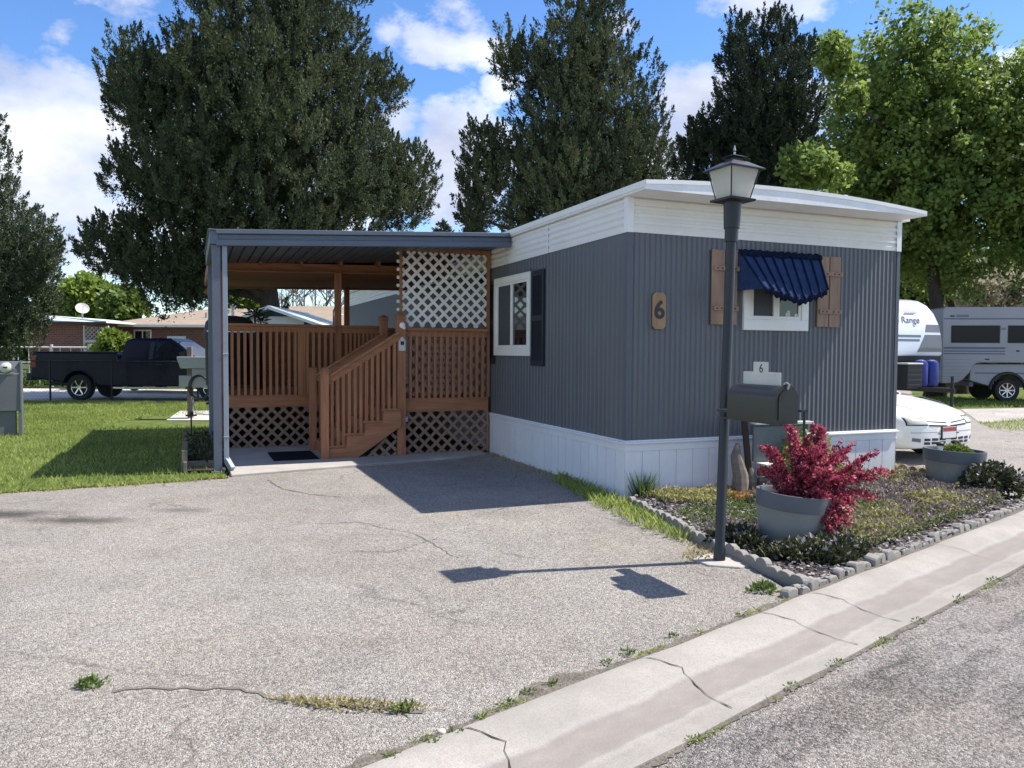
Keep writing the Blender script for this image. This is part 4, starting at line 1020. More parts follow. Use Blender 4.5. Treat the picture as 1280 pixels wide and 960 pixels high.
for k in range(7):
    o = mound('weed', 'tiny weed in the grit between gutter and street', 0, 0, .04, .03, .025, 30, .022, .009, 'bushleaf', 'weed', 'weeds between gutter and street'); o.location = K(-1.6+.55*k+.3*random.random(), .68); o.scale = (.7+.4*random.random(),)*3
mound('weed', 'single green weed at the left end of the long driveway crack', 0, 0, .055, .04, .035, 110, .035, .014, 'bushleaf', 'weed').location = G(114, 858)
o = mound('weed', 'dry straw-coloured weeds filling the middle of the long driveway crack', 0, 0, .34, .035, .03, 500, .03, .008, 'drygrass', 'weed'); o.location = G(440, 884); o.rotation_euler.z = -.1
mound('weed', 'small green weed on the long driveway crack', 0, 0, .05, .03, .03, 70, .03, .012, 'bushleaf', 'weed').location = G(502, 889)
m = MB(); m.lathe([(0, 0), (.02, .004), (.018, .018), (0, .024)], 8); solo(m, 'pebble', 'pad', 'small white pebble lying in the dirt by the gutter', 'pebble', G(552, 918), bevel=.004)

# barrel planters
def barrel(name, label, loc, tilt, rz, r1, r0, h):
    t = thing(name, label, 'planter', loc, rz); t.rotation_euler = (0, tilt, rz)
    m = MB(); m.lathe([(r0*.98, 0), (r0, .01), (r0+(r1-r0)*.55, h*.5), (r1*.985, h*.70), (r1*.99, h*.705)], 48); m.build('barrel', 'pot', t, smooth=True)
    m = MB(); m.lathe([(r1*.985, h*.70), (r1*1.012, h*.705), (r1*1.03, h*.985), (r1*1.03, h), (r1*.95, h), (r1*.93, h*.97), (r1*.91, h*.80), (0, h*.78)], 48); m.build('rim', 'potrim', t, smooth=True)
    m = MB(); m.lathe([(r1*.905, h*.812), (r1*.5, h*.83), (0, h*.84)], 24); m.build('soil', 'bed', t, smooth=True)
    return t
p1 = Vector((2.27, 6.40, .0)); barrel('barrel_planter', 'grey half barrel planter holding the red barberry, leaning to one side', p1, R(5), 0, .285, .235, .43)
p2 = Vector((5.06, 9.0, .02)); barrel('barrel_planter', 'slate grey half barrel planter with small green leaves at the right end of the bed', p2, R(2.5), 0, .315, .25, .45)
# barberry: arching stems set with small leaves
bt = thing('barberry_bush', 'crimson barberry bush with arching stems in the barrel planter', 'shrub', p1+Vector((.05, -.02, .25)))
m = MB(); C = []; Dd = []
ends = [(-.16, .05, .50), (-.05, -.02, .66), (.10, .05, .62), (.20, 0, .70), (.28, .1, .55), (.40, .0, .52), (.50, -.05, .42), (.55, .05, .36), (.60, -.02, .30), (.42, -.1, .12), (.30, -.16, .02), (.26, -.2, -.08), (.36, -.16, -.06), (.62, .0, .12), (.12, -.2, .34), (.0, -.15, .42), (-.10, -.12, .30), (.22, -.2, .40),
        (.34, .2, .38), (.1, .25, .45), (-.12, .2, .35), (.26, -.24, -.02), (.20, -.28, -.14), (.36, -.2, .05), (.46, .12, .45), (.05, -.05, .52), (.16, -.12, .52), (-.28, -.03, .36), (.3, -.1, .45), (.38, -.15, .30), (.15, -.26, .18), (.05, .15, .58), (-.06, -.02, .72), (.15, .02, .74), (.24, .05, .68), (.64, -.02, .50), (.72, .0, .36), (-.26, -.04, .56), (.5, .1, .56)]
for ex, ey, ez in ends:
    for rep in range(2):
        E_ = Vector((ex, ey, ez))+Vector(rng.normal(0, .035, 3)) if rep else Vector((ex, ey, ez))
        B0 = Vector((rng.uniform(-.06, .12), rng.uniform(-.06, .06), 0)); Mid = B0.lerp(E_, .5)+Vector((0, 0, .16+.22*max(0, .4-ez)))
        pts = [B0.lerp(Mid, s).lerp(Mid.lerp(E_, s), s) for s in [k/10 for k in range(11)]]
        m.tube(pts, [.006*(1-.07*k) for k in range(11)], 5)
        for k in range(230 if not rep else 170):
            s = rng.uniform(.22, 1.0); q = B0.lerp(Mid, s).lerp(Mid.lerp(E_, s), s); C.append(q+Vector(rng.normal(0, .010, 3))); Dd.append(rng.normal(size=3)+[0, 0, .3])
m.build('stem', 'darkwood', bt, off=(0, 0, 0)); C = np.array(C); Dd = np.array(Dd)
leafmesh('foliage', C, Dd, rng.uniform(.02, .042, len(C)), .018, 'redleaf', rng.random(len(C))**1.2, bt, kite=.55)
o = mound('seedling', 'fresh green leafy plant inside the right barrel planter', 0, 0, .19, .18, .13, 1100, .035, .022, 'bushleaf'); o.location = p2+Vector((.03, 0, .38))
def solar(name, label, loc, cap):
    t = thing(name, label, 'solar light', loc)
    m = MB(); m.tube([(0, 0, -.05), (0, 0, .06)], .012, 8); m.lathe([(.025, .05), (.032, .12)], 12); m.build('stem', 'vinyl', t, smooth=True)
    m = MB(); m.lathe([(.04, .12), (.042, .15), (.03, .16), (0, .162)], 14); m.build('cap', cap, t, smooth=True)
solar('solar_light', 'black capped solar light at the left side of the right planter', p2+Vector((-.18, -.06, .38)), 'trimb')
solar('solar_light', 'rusty capped solar light at the back of the right planter', p2+Vector((.11, .14, .38)), 'darkwood')
solar('solar_light', 'small pale solar light inside the tilted planter under the barberry', p1+Vector((-.17, -.10, .25)), 'tin')
# shelf stand and driftwood against the skirting behind the mailbox
sd = hthing('potting_stand', 'dark wooden stand with an aged metal panel leaning by the skirting behind the mailbox', 'stand', 1.7, -.35)
m = MB(); m.bar((1.34, -.40, 0), (1.26, -.36, .86), .06, .06); m.bar((2.1, -.36, 0), (2.1, -.34, .8), .06, .06); m.split('leg', 'darkwood', sd, bevel=.004)
m = MB(); m.box((1.36, -.40, .38), (2.06, -.375, .76)); m.build('panel', 'galvp', sd, bevel=.01)
m = MB(); m.bar((1.34, -.41, .80), (2.14, -.41, .785), .10, .03); m.bar((1.4, -.48, .355), (2.08, -.48, .35), .16, .02); m.split('shelf', 'tin', sd, bevel=.003)
m = MB()
for i in range(3): m.bar((1.40, -.44, .06+.10*i), (2.08, -.44, .07+.095*i), .08, .085)
m.split('log', 'oldwood', sd, bevel=.02)
dw = MB(); dw.tube([(0, 0, 0), (.02, .03, .2), (-.03, .05, .42), (.0, .06, .55)], [.10, .085, .06, .02], 9); dw.tube([(.13, -.02, 0), (.16, .0, .18), (.13, .03, .32)], [.06, .05, .015], 8)
hsolo(dw, 'driftwood', 'oldwood', 'pale weathered driftwood stump against the white skirting behind the lamp post', 'driftwood', 1.22, -.30) if False else solo(dw, 'driftwood', 'oldwood', 'pale weathered driftwood stump against the white skirting behind the lamp post', 'driftwood', H(1.18, -.42, .03), YAW, smooth=True)
hk = hthing('plant_hook', 'black square-topped stake behind the mailbox door', 'stake', 1.32, -1.2)
m = MB(); m.tube([(1.32, -1.2, 0), (1.32, -1.2, .98)], .013, 8); m.build('pole', 'black', hk); m = MB(); m.box((1.26, -1.23, .98), (1.34, -1.17, 1.0)); m.build('top_plate', 'black', hk)

# ------------------------------------------------------------------ grass
P = scatter([(p.x, p.y) for p in [Vector((-13, 4.5, 0)), Vector((-5.5, 8.45, 0)), Vector((-3.46, 9.54, 0)), H(-3.95, 3.6), H(-3.9, 8), H(-3.9, 17.0), Vector((-9, 23.3, 0)), Vector((-24, 23.3, 0)), Vector((-20, 12, 0))]], 190000)
n = len(P); ker = np.sin(P[:, 0]*1.7)*np.sin(P[:, 1]*1.3+1)+.5*np.sin(P[:, 0]*4.1+2)*np.sin(P[:, 1]*3.7)
padm = (P[:, 0] > -8.2) & (P[:, 1] > 15.8) & (P[:, 1] < 18.2) & (P[:, 0] < -5.6); P = P[~padm]; ker = ker[~padm]; n = len(P)
C3 = np.concatenate([P, np.full((n, 1), .004)], 1); t = rng.uniform(0, 6.283, n)
Dd = np.stack([np.cos(t)*.55, np.sin(t)*.55, np.ones(n)], 1)
o = leafmesh('grass', C3, Dd, rng.uniform(.03, .085, n), .014, 'grass', .55*rng.random(n)+.22+.2*ker, None, kite=.3); tag(o, None, None, None, 'stuff')
def strip_grass(poly, n, h, mat='grass', name='grass'):
    P = scatter([(p.x, p.y) for p in poly], n); n = len(P); t = rng.uniform(0, 6.283, n)
    o = leafmesh(name, np.concatenate([P, np.full((n, 1), .002)], 1), np.stack([np.cos(t)*.7, np.sin(t)*.7, np.ones(n)], 1), rng.uniform(.4, 1.2, n)*h, .013, mat, rng.random(n), None, kite=.3); tag(o, None, None, None, 'stuff')
strip_grass([H(-.02, 1.6), H(-.30, 1.2), H(-.52, -.2), H(-.62, -1.3), H(-.62, -1.95), H(-.5, -1.9), H(-.34, -1.2), H(-.14, -.2)], 5200, .12)
strip_grass([H(-.02, 4.0), H(-.2, 3.6), H(-.3, 1.5), H(-.05, 1.4)], 700, .06, 'drygrass')
strip_grass([H(-.62, -1.6), H(-.62, -2.1), H(-.95, -2.4), H(-.75, -2.5), H(-.5, -2.3)], 500, .05, 'drygrass')
strip_grass([H(3.95, 1.3), H(4.05, .25), H(4.7, -.25), H(4.9, .1), H(4.5, 1.3)], 3000, .08)
strip_grass([Vector((5.2, 8.25, 0)), Vector((6.1, 9.05, 0)), Vector((6.9, 9.6, 0)), Vector((6.9, 9.2, 0)), K(5.4, -.05)], 2600, .08)
strip_grass([G(1222, 530), G(1290, 524), G(1290, 541), G(1240, 537)], 2600, .10)
for poly in ([G(1150, 512), G(1290, 510), G(1290, 496), G(1150, 494)],):
    strip_grass(poly, 9000, .12)
mb = MB(); mb.sheet([G(1150, 512), G(1290, 510), G(1330, 470), G(1130, 470)]); mb2 = MB(); mb2.sheet([G(1192, 505), G(1295, 511), G(1295, 524), G(1226, 529)]); struct(mb2, 'gravel_strip', 'pale_gravel', (0, 0, .002)); struct(mb, 'shaded_lawn', 'lawn', (0, 0, .004))
# ------------------------------------------------------------------ vehicles
from mathutils.bvhtree import BVHTree
def wheel(parent, x, y, r, w, side, rim='alloy', spokes=6):
    Mw = Matrix.Translation((x, y, r)) @ Matrix.Rotation(R(90 if side > 0 else -90), 4, 'X')   # lathe axis -> outwards
    m = MB(); m.lathe([(r*.60, -w/2), (r*.93, -w/2), (r, -w*.32), (r, w*.32), (r*.94, w/2), (r*.64, w/2), (r*.60, w*.36)], 32, Mw @ Matrix.Scale(-1, 4, (0, 0, 1)))
    t = m.build('wheel', 'rubber', parent, smooth=True, fix=True)
    m = MB(); m.lathe([(r*.62, .0), (r*.62, w*.44), (r*.57, w*.42), (r*.52, w*.12), (0, w*.1)], 28, Mw @ Matrix.Scale(-1, 4, (0, 0, 1)))
    for k in range(spokes):
        a = 2*math.pi*k/spokes; c, s = math.cos(a), math.sin(a)
        m.bar(Mw @ Vector((c*r*.08, s*r*.08, -w*.36)), Mw @ Vector((c*r*.58, s*r*.58, -w*.40)), .035 if abs(r) < 2 else .1, r*.17, up=Mw.to_3x3() @ Vector((0, 0, 1)))
    m.lathe([(r*.16, -w*.2), (r*.16, -w*.44), (0, -w*.45)], 14, Mw)
    m.build('rim', rim, t, smooth=True, fix=True); return t
def cat(pts, n):
    pts = np.array(pts, float); k = len(pts); out = []
    for i in np.linspace(0, k-1, n):
        a = min(int(i), k-2); t = i-a
        p0, p1, p2, p3 = pts[max(a-1, 0)], pts[a], pts[a+1], pts[min(a+2, k-1)]
        out.append(.5*((2*p1)+(p2-p0)*t+(2*p0-5*p1+4*p2-p3)*t*t+(3*p1-p0-3*p2+p3)*t**3))
    return np.array(out)
def sedan(label, loc, rz, paint):
    t = thing('sedan', label, 'car', loc, rz)
    st = [(-2.25, .62, .36, .74, .86), (-2.15, .78, .30, .82, .93), (-1.9, .84, .22, .86, .97), (-1.4, .862, .2, .85, .96), (-.4, .868, .2, .84, .95), (.5, .868, .2, .84, .95), (.95, .866, .2, .82, .93), (1.35, .86, .2, .785, .89), (1.7, .845, .2, .73, .83), (1.95, .815, .2, .675, .765), (2.1, .76, .21, .625, .70), (2.2, .66, .23, .585, .645), (2.255, .50, .26, .55, .60), (2.28, .25, .30, .52, .56)]
    st = cat(st, 70); rows = []
    for x, w, zb, zs, zt in st:
        half = cat([(0, zb), (.7*w, zb), (.93*w, zb+.03), (w, zb+.14), (1.005*w, (zb+zs)/2), (w, zs-.09), (.965*w, zs), (.8*w, zt-.018), (.4*w, zt+.004), (0, zt+.01)], 28)
        rows.append([(x, y, z) for y, z in half]+[(x, -y, z) for y, z in half[-2:0:-1]])
    m = MB(); m.grid(rows, True); n = len(rows[0]); b = len(m.v)-n
    m.f.append(list(range(n))); m.m.append(0); m.f.append([b+k for k in reversed(range(n))]); m.m.append(0)
    body = m.build('body', paint, t, smooth=True, fix=True)
    bv = BVHTree.FromPolygons([Vector(v) for v in m.v], m.f)
    def sx(y, z, e=.003):
        h = bv.ray_cast(Vector((4, y, z)), Vector((-1, 0, 0)))[0]; return (h.x if h else 2.0)+e
    def slot(pts, h):
        m = MB(); m.grid([[(sx(y, z+k*h), y, z+k*h) for y, z in pts] for k in (-.5, 0, .5)]); return m
    def line(y0, z0, y1, z1, n=14): return [(y0+(y1-y0)*k/n, z0+(z1-z0)*k/n) for k in range(n+1)]
    m = MB()
    for s in (-1, 1):
        for a in (slot(line(s*.05, .585, s*.48, .615), .016), slot(line(s*.03, .535, s*.42, .555), .022)): m.add(a.v, a.f)
    m.split('grille', 'trimb', t)
    m = MB()
    for s in (-1, 1):
        for z in (.30, .352):
            for y0, y1 in ((.06, .20), (.23, .36), (.39, .50)):
                a = slot(line(s*y0, z, s*y1, z+.004, 4), .036); m.add(a.v, a.f)
    m.split('bumper_intake', 'trimb', t)
    for s in (-1, 1):
        m = MB(); m.grid([[(sx(s*y, z, .006)-.0, s*y, z) for y in np.linspace(.44, .725, 14)] for z in np.linspace(.565, .655, 8)]); rows = None
        m.build('headlight', 'lens', t, smooth=True, solid=.004)
        a = slot(line(s*.56, .345, s*.68, .36, 6), .05); a.build('fog_recess', 'rvgrey', t)
        m = MB(); m.grid([[(sx(s*y, z, .002), s*y, z) for y in np.linspace(.43, .738, 14)] for z in np.linspace(.553, .667, 8)]); m.build('headlight_gasket', 'trimb', t, smooth=True)
    m = MB(); m.box((sx(0, .44)-.01, -.172, .352), (sx(0, .44)+.012, .172, .535)); m.build('plate_frame', 'trimb', t, bevel=.004); m = MB(); m.box((sx(0, .44)+.0, -.155, .365), (sx(0, .44)+.016, .155, .525)); pl_ = m.build('number_plate', 'plate', t, bevel=.003)
    m = MB(); m.box((sx(0, .44)+.0165, -.15, .462), (sx(0, .44)+.0175, .15, .52)); m.build('plate_band', 'platered', pl_)
    a = slot(line(-.70, .455, .70, .455, 30), .007); a.build('bumper_seam', 'rvgrey', t)
    m = MB()
    for s in (-1, 1): m.tube([(.95, s*.70, .936), (1.35, s*.66, .903), (1.75, s*.58, .842), (2.02, s*.46, .775)], .004, 5)
    m.split('hood_seam', 'rvgrey', t)
    # cabin
    B0 = [(1.02, .70), (-.3, .80), (-1.75, .70)]
    bot = [(1.02, -.66, .91), (.75, -.80, .92), (-.4, -.83, .93), (-1.4, -.78, .94), (-1.78, -.62, .95)]
    topz = [(.16, -.50, 1.33), (.05, -.56, 1.345), (-.35, -.585, 1.36), (-.85, -.56, 1.345), (-1.05, -.5, 1.32)]
    ring = lambda P: P+[(x, -y, z) for x, y, z in reversed(P)]
    m = MB(); m.grid([ring(bot), ring(topz)], True); m.build('window', 'pane', t, smooth=False)
    m = MB(); top2 = [(x*1.0+.02, y*1.03, z+.004) for x, y, z in topz]; m.grid([ring(top2), [(x*.8-.08, y*.75, z+.05) for x, y, z in ring(topz)]], True); m.add([(x*.8-.08, y*.75, z+.05) for x, y, z in ring(topz)], [list(range(10))])
    for s in (-1, 1):
        for a, b_ in ((0, 0), (2, 2), (4, 4)):
            p, q = Vector(bot[a]), Vector(topz[b_]); p.y *= -s*1.005; q.y *= -s*1.01; m.bar(p, q, .06, .05)
    m.build('roof', paint, t, smooth=True, fix=True)
    for s in (-1, 1):
        wheel(t, 1.38, s*.76, .30, .2, s, 'alloy'); wheel(t, -1.25, s*.76, .30, .2, s, 'alloy')
        m = MB(); m.lathe([(.0, 0), (.35, .0), (.35, .004)], 28, Matrix.Translation((1.38, s*.872, .31)) @ Matrix.Rotation(R(90), 4, 'X')); m.lathe([(.0, 0), (.35, .0), (.35, .004)], 28, Matrix.Translation((-1.25, s*.872, .31)) @ Matrix.Rotation(R(90), 4, 'X')); m.split('wheel_arch', 'trimb', t, fix=True)
        m = MB(); m.box((.55, s*.86, .98) if s > 0 else (.55, -1.0, .98), (.68, 1.0, 1.08) if s > 0 else (.68, -.86, 1.08)); m.build('mirror', paint, t, bevel=.02)
        m = MB(); m.box((-2.24, s*.45-.2, .62), (-2.18, s*.45+.2, .76)); m.build('tail_lamp', 'redlens', t, bevel=.02)
    m = MB(); m.box((.92, -.6, .925), (1.06, .6, .945)); m.bar((1.0, -.5, .95), (.82, .1, 1.03), .02, .015); m.build('wiper', 'trimb', t)
    return t
sedan('white sedan parked nose out beside the mobile home', H(5.48, .74+2.24, 0), YAW-R(84), 'white_car')

def arc(cx, cz, r, a0, a1, n=12): return [(cx+r*math.cos(R(a0+(a1-a0)*k/n)), cz+r*math.sin(R(a0+(a1-a0)*k/n))) for k in range(n+1)]
def pickup(label, loc, rz):
    t = thing('pickup_truck', label, 'pickup truck', loc, rz)
    hw = .98
    low = [(.05, .66), (.0, .8), (.02, 1.38), (.08, 1.45), (2.62, 1.43), (2.66, 1.22), (5.08, 1.27), (5.6, 1.22), (6.05, 1.13), (6.22, 1.0), (6.25, .62), (6.1, .5)]
    low += arc(5.45, .42, .48, 10, 170)+[(4.85, .44), (2.05, .44)]+arc(1.46, .42, .48, 10, 170)+[(.85, .56)]
    m = MB(); m.prism([(x, -hw, z) for x, z in low], (0, 2*hw, 0)); m.build('body', 'navy_car', t, bevel=.045, fix=True)
    m = MB(); m.box((.14, -hw+.13, 1.36), (2.55, hw-.13, 1.458)); m.build('bed_liner', 'trimb', t)
    m = MB(); m.box((.06, -hw+.0, 1.452), (2.6, -hw+.12, 1.478)); m.box((.06, hw-.12, 1.452), (2.6, hw, 1.478)); m.split('bed_rail', 'trimb', t, bevel=.012)
    # cab with sloped glass
    b = [(2.67, -.95, 1.22), (5.02, -.93, 1.26)]; tp = [(2.80, -.72, 1.83), (4.28, -.72, 1.84)]
    m = MB()
    V = [(2.67, -.96, 1.2), (5.05, -.93, 1.25), (5.05, .93, 1.25), (2.67, .96, 1.2), (2.78, -.74, 1.82), (4.25, -.74, 1.83), (4.25, .74, 1.83), (2.78, .74, 1.82), (2.9, -.62, 1.895), (4.1, -.62, 1.90), (4.1, .62, 1.90), (2.9, .62, 1.895)]
    m.add(V, [(0, 1, 5, 4), (1, 2, 6, 5), (2, 3, 7, 6), (3, 0, 4, 7), (4, 5, 9, 8), (5, 6, 10, 9), (6, 7, 11, 10), (7, 4, 8, 11), (8, 9, 10, 11)]); cab = m.build('cab', 'navy_car', t, bevel=.03, fix=True)
    def side(s, x0, x1, z0, z1, xt0, xt1, e, name, mat):
        f = lambda x, z: (x, s*(.955-(z-1.22)*.354+e), z)
        m = MB(); m.add([f(x0, z0), f(x1, z0), f(xt1, z1), f(xt0, z1)], [(0, 1, 2, 3)]); return m.build(name, mat, t, solid=.004)
    for s in (-1, 1):
        side(s, 2.86, 3.52, 1.28, 1.76, 2.92, 3.50, .008, 'window', 'darkpane'); side(s, 3.72, 4.82, 1.28, 1.76, 3.74, 4.28, .008, 'window', 'pane')
        side(s, 3.55, 3.68, 1.26, 1.78, 3.56, 3.69, .01, 'door_pillar', 'trimb')
        m = MB()
        for x in (2.72, 3.62, 4.98): m.box((x, s*hw-.003, .56), (x+.012, s*hw+.003, 1.24))
        m.split('door_seam', 'trimb', t)
        m = MB(); m.box((3.78, s*(hw+.012)-.012, 1.08), (3.98, s*(hw+.012)+.012, 1.12)); m.build('door_handle', 'trimb', t, bevel=.005)
        m = MB(); m.box((4.62, s*1.13-.13, 1.27), (4.74, s*1.13+.10, 1.50)); m.build('mirror', 'trimb', t, bevel=.025)
        m = MB(); m.box((.0, s*.9-.085, .98), (.17, s*.9+.088, 1.36)); m.build('tail_lamp', 'redlens', t, bevel=.012)
        m = MB(); m.box((2.5, s*.95-.09, .36), (4.7, s*.95+.09, .42)); m.build('running_board', 'chrome', t, bevel=.01)
        m = MB(); m.box((6.2, s*.72-.2, .88), (6.26, s*.72+.2, 1.08)); m.build('headlight', 'lens', t, bevel=.02)
        for x in (1.46, 5.45):
            m = MB(); pts = [(x+.50*math.cos(R(a)), s*(hw+.006), .42+.50*math.sin(R(a))) for a in range(0, 181, 12)]; m.tube(pts, .022, 6); m.build('wheel_flare', 'navy_car', t, smooth=True)
            wheel(t, x, s*.86, .395, .26, s, 'chrome', 6)
    m = MB(); m.add([(5.0, -.86, 1.30), (5.0, .86, 1.30), (4.30, .68, 1.80), (4.30, -.68, 1.80)], [(0, 1, 2, 3)]); o = m.build('windscreen', 'pane', t, solid=.03)
    m = MB(); m.box((-.16, -.94, .60), (.04, .94, .82)); m.box((6.22, -.96, .52), (6.36, .96, .74)); m.split('bumper', 'trimb', t, bevel=.03)
    m = MB(); m.box((6.2, -.5, .8), (6.265, .5, 1.08)); m.build('grille', 'chrome', t, bevel=.02)
    m = MB(); m.box((.3, -.5, .42), (5.9, .5, .56)); m.build('chassis', 'trimb', t)
    return t
pickup('dark navy pickup truck with a long open bed parked beyond the chain link fence', (-14.55, 24.78, 0), 0)
sedan('silver grey car mostly hidden behind the navy pickup', (-12.2, 29.2, .1), R(172), 'silver')

# truck with slide-in camper, shaded under the maples
cw = G(1261, 503)+Vector((.08, 0, 0)); cwr = R(-8)
ct = thing('camper_truck', 'pale pickup carrying a slide-in camper with dark windows under the maples', 'camper truck', cw+Vector((0, 1.0, 0)), cwr)
hw = 1.0
m = MB(); low = [(-1.15, .75), (-1.15, 1.22), (5.0, 1.3), (4.95, .6), (4.5, .5)]+arc(3.5, .42, .50, 10, 170)+[(2.9, .52), (.6, .52)]+arc(0, .42, .52, 10, 170)+[(-.7, .62)]
low = [(-1.15, .70), (-1.15, 1.24), (2.3, 1.26), (2.3, 1.9), (2.6, 1.95), (2.9, 1.95), (3.6, 1.3), (4.9, 1.18), (5.0, .6)]+arc(3.6, .42, .50, 10, 170)+[(2.9, .52), (.6, .52)]+arc(0, .42, .52, 10, 170)
m.prism([(x, -hw, z) for x, z in low], (0, 2*hw, 0)); m.build('body', 'rv', ct, bevel=.03, fix=True)
m = MB(); m.prism([(x, -1.12, z) for x, z in [(-2.05, .60), (-2.08, 3.02), (-2.0, 3.10), (3.4, 3.12), (4.2, 2.75), (4.2, 2.15), (2.5, 2.05), (2.3, 1.30), (-.95, 1.29), (-1.12, 1.20), (-1.22, .95), (-1.42, .72), (-1.6, .62)]], (0, 2.24, 0)); cs = m.build('camper_shell', 'rv', ct, bevel=.03, fix=True)
def rvside(x0, z0, x1, z1, name, mat, parent, r=.05, y=-1.12, d=.012):
    m = MB(); m.box((x0, y-d, z0), (x1, y+.002, z1)); return m.build(name, mat, parent, bevel=r)
for x0, x1 in ((-1.78, -.35), (-.06, 1.4)):
    rvside(x0-.03, 1.93, x1+.03, 2.50, 'window_frame', 'trimb', cs, .05, d=.014); rvside(x0, 1.96, x1, 2.47, 'window', 'darkpane', cs, .04, d=.02)
for k in range(3): rvside(-2.02, 1.56+.085*k, -.15, 1.60+.085*k+(.03 if k == 2 else 0), 'stripe', 'rvstripe', cs, .004, d=.006)
rvside(-2.04, 2.70, 4.1, 2.735, 'roof_moulding', 'rvstripe', cs, .003, d=.01); rvside(-1.85, 2.78, -1.72, 2.83, 'marker_lamp', 'trimb', cs, .01); rvside(-1.66, 2.77, -1.28, 2.85, 'emblem', 'rvgrey', cs, .01, d=.008)
rvside(-.28, 2.36, -.15, 2.43, 'vent', 'rvgrey', cs, .01); rvside(.18, 1.65, .28, 1.70, 'latch', 'trimb', cs, .01); rvside(-.75, 1.38, -.62, 1.42, 'latch', 'trimb', cs, .01)
for k in range(7): rvside(-2.03, .72+.11*k, -1.35+.03*k, .728+.11*k, 'siding_groove', 'rvgrey', cs, .001, d=.003)
m = MB(); m.box((-1.0, -1.002-.004, .93), (2.2, -1.002, .97)); m.box((-1.12, -.9, .5), (-1.0, .9, .66)); m.split('body_trim', 'rvstripe', ct)
for x in (0, 3.6):
    for s in (-1, 1):
        m = MB(); pts = [(x+.53*math.cos(R(a)), s*1.01, .42+.53*math.sin(R(a))) for a in range(0, 181, 12)]; m.tube(pts, .055, 6); m.build('wheel_flare', 'trimb', ct, smooth=True); wheel(ct, x, s*.88, .39, .25, s, 'alloy', 8)
m = MB(); m.box((2.5, -.99, 1.42), (3.2, -1.01, 1.82)); m.build('window', 'darkpane', ct)
# travel trailer with a rounded silver front cap
tc0 = D(1177.5, 443, 23.2); tz = YAW-R(90)
hx = Vector((math.cos(tz), math.sin(tz), 0)); hy = Vector((-math.sin(tz), math.cos(tz), 0))
torg = Vector((tc0.x, tc0.y, 0))-hy*1.2-hx*.30
tt = thing('travel_trailer', 'silver fronted travel trailer with a curved nose beside the house corner', 'travel trailer', torg, tz)
prof_t = [(.30, 1.5), (.31, 1.75), (.27, 2.1), (.17, 2.45), (0, 2.76), (-.24, 3.0), (-.55, 3.16), (-.9, 3.22), (-6.5, 3.22), (-6.5, 1.5)]
m = MB(); m.prism([(x, -1.2, z) for x, z in prof_t], (0, 2.4, 0)); sh = m.build('shell', 'silver', tt, bevel=.05, fix=True, smooth=True)
m = MB(); m.prism([(x, -1.19, z) for x, z in [(.27, 1.495), (.22, 1.1), (.0, .62), (-6.45, .62), (-6.45, 1.495)]], (0, 2.38, 0)); m.build('lower_body', 'trimb', tt, fix=True)
def cap(pts, name, mat, e=.006):      # pieces of graphic that follow the front cap: (y, z) outline corners in rows
    def X(z):
        for (x0, z0), (x1, z1) in zip(prof_t, prof_t[1:]):
            if z0 <= z <= z1: return x0+(x1-x0)*(z-z0)/(z1-z0)
        return 0
    m = MB(); n = 8; (a0, a1, za), (b0, b1, zb) = pts
    m.grid([[(X(za+(zb-za)*k/n)+e, (a0+(b0-a0)*k/n)+((a1+(b1-a1)*k/n)-(a0+(b0-a0)*k/n))*j/4, za+(zb-za)*k/n) for j in range(5)] for k in range(n+1)]); m.build(name, mat, tt, solid=.003)
cap([(.18, 1.17, 1.62), (.52, 1.17, 2.12)], 'graphic', 'rvgrey'); cap([(.56, 1.17, 2.2), (.66, 1.17, 2.42)], 'graphic', 'rvgrey')
cap([(-1.15, .36, 2.05), (-1.15, .36, 2.11)], 'graphic', 'rvgrey'); cap([(-1.15, .30, 1.93), (-1.15, .30, 1.99)], 'graphic', 'rvgrey')
cap([(-.35, .55, 2.78), (-.2, .25, 2.92)], 'graphic', 'blue', .005); cap([(-.1, .3, 2.70), (.0, .5, 2.775)], 'graphic', 'rvstripe', .006)
slope = math.atan2(.17-.0, 2.76-2.45)
lt = lettering('lettering', 'Open Range', .30, 'rvstripe', tt, (.131, -.32, 2.545), (0, 0, 0), .004, shear=.35, align='CENTER')
lt.rotation_euler = (Matrix.Rotation(R(90), 4, 'Z') @ Matrix.Rotation(R(90)-slope, 4, 'X')).to_euler()
m = MB(); m.bar((.2, -.5, .58), (1.7, 0, .56), .08, .12); m.bar((.2, .5, .58), (1.7, 0, .56), .08, .12); m.tube([(1.62, 0, .0), (1.62, 0, .95)], .04, 10); m.tube([(1.62, 0, .03), (1.62, 0, 0)], .12, 12); m.split('tongue', 'trimb', tt)
m = MB(); m.lathe([(.17, 0), (.19, .06), (.19, .62), (.15, .7), (.05, .74)], 18, Matrix.Translation((.62, -.02, .66))); m.lathe([(.17, 0), (.19, .06), (.19, .62), (.15, .7), (.05, .74)], 18, Matrix.Translation((.62, .40, .66))); m.split('tank_cover', 'blue', tt, smooth=True)
m = MB(); m.box((.42, -.82, .58), (.88, -.26, 1.26))
for k in range(4): m.box((.885, -.80, .68+.14*k), (.892, -.28, .70+.14*k))
m.build('battery_box', 'trimb', tt, bevel=.02); m = MB(); m.box((.40, -.84, 1.265), (.90, -.24, 1.31)); m.build('box_lid', 'tin', tt, bevel=.015)
for s in (-1, 1):
    for x in (-3.2, -4.1): wheel(tt, x, s*1.08, .34, .22, s, 'alloy')

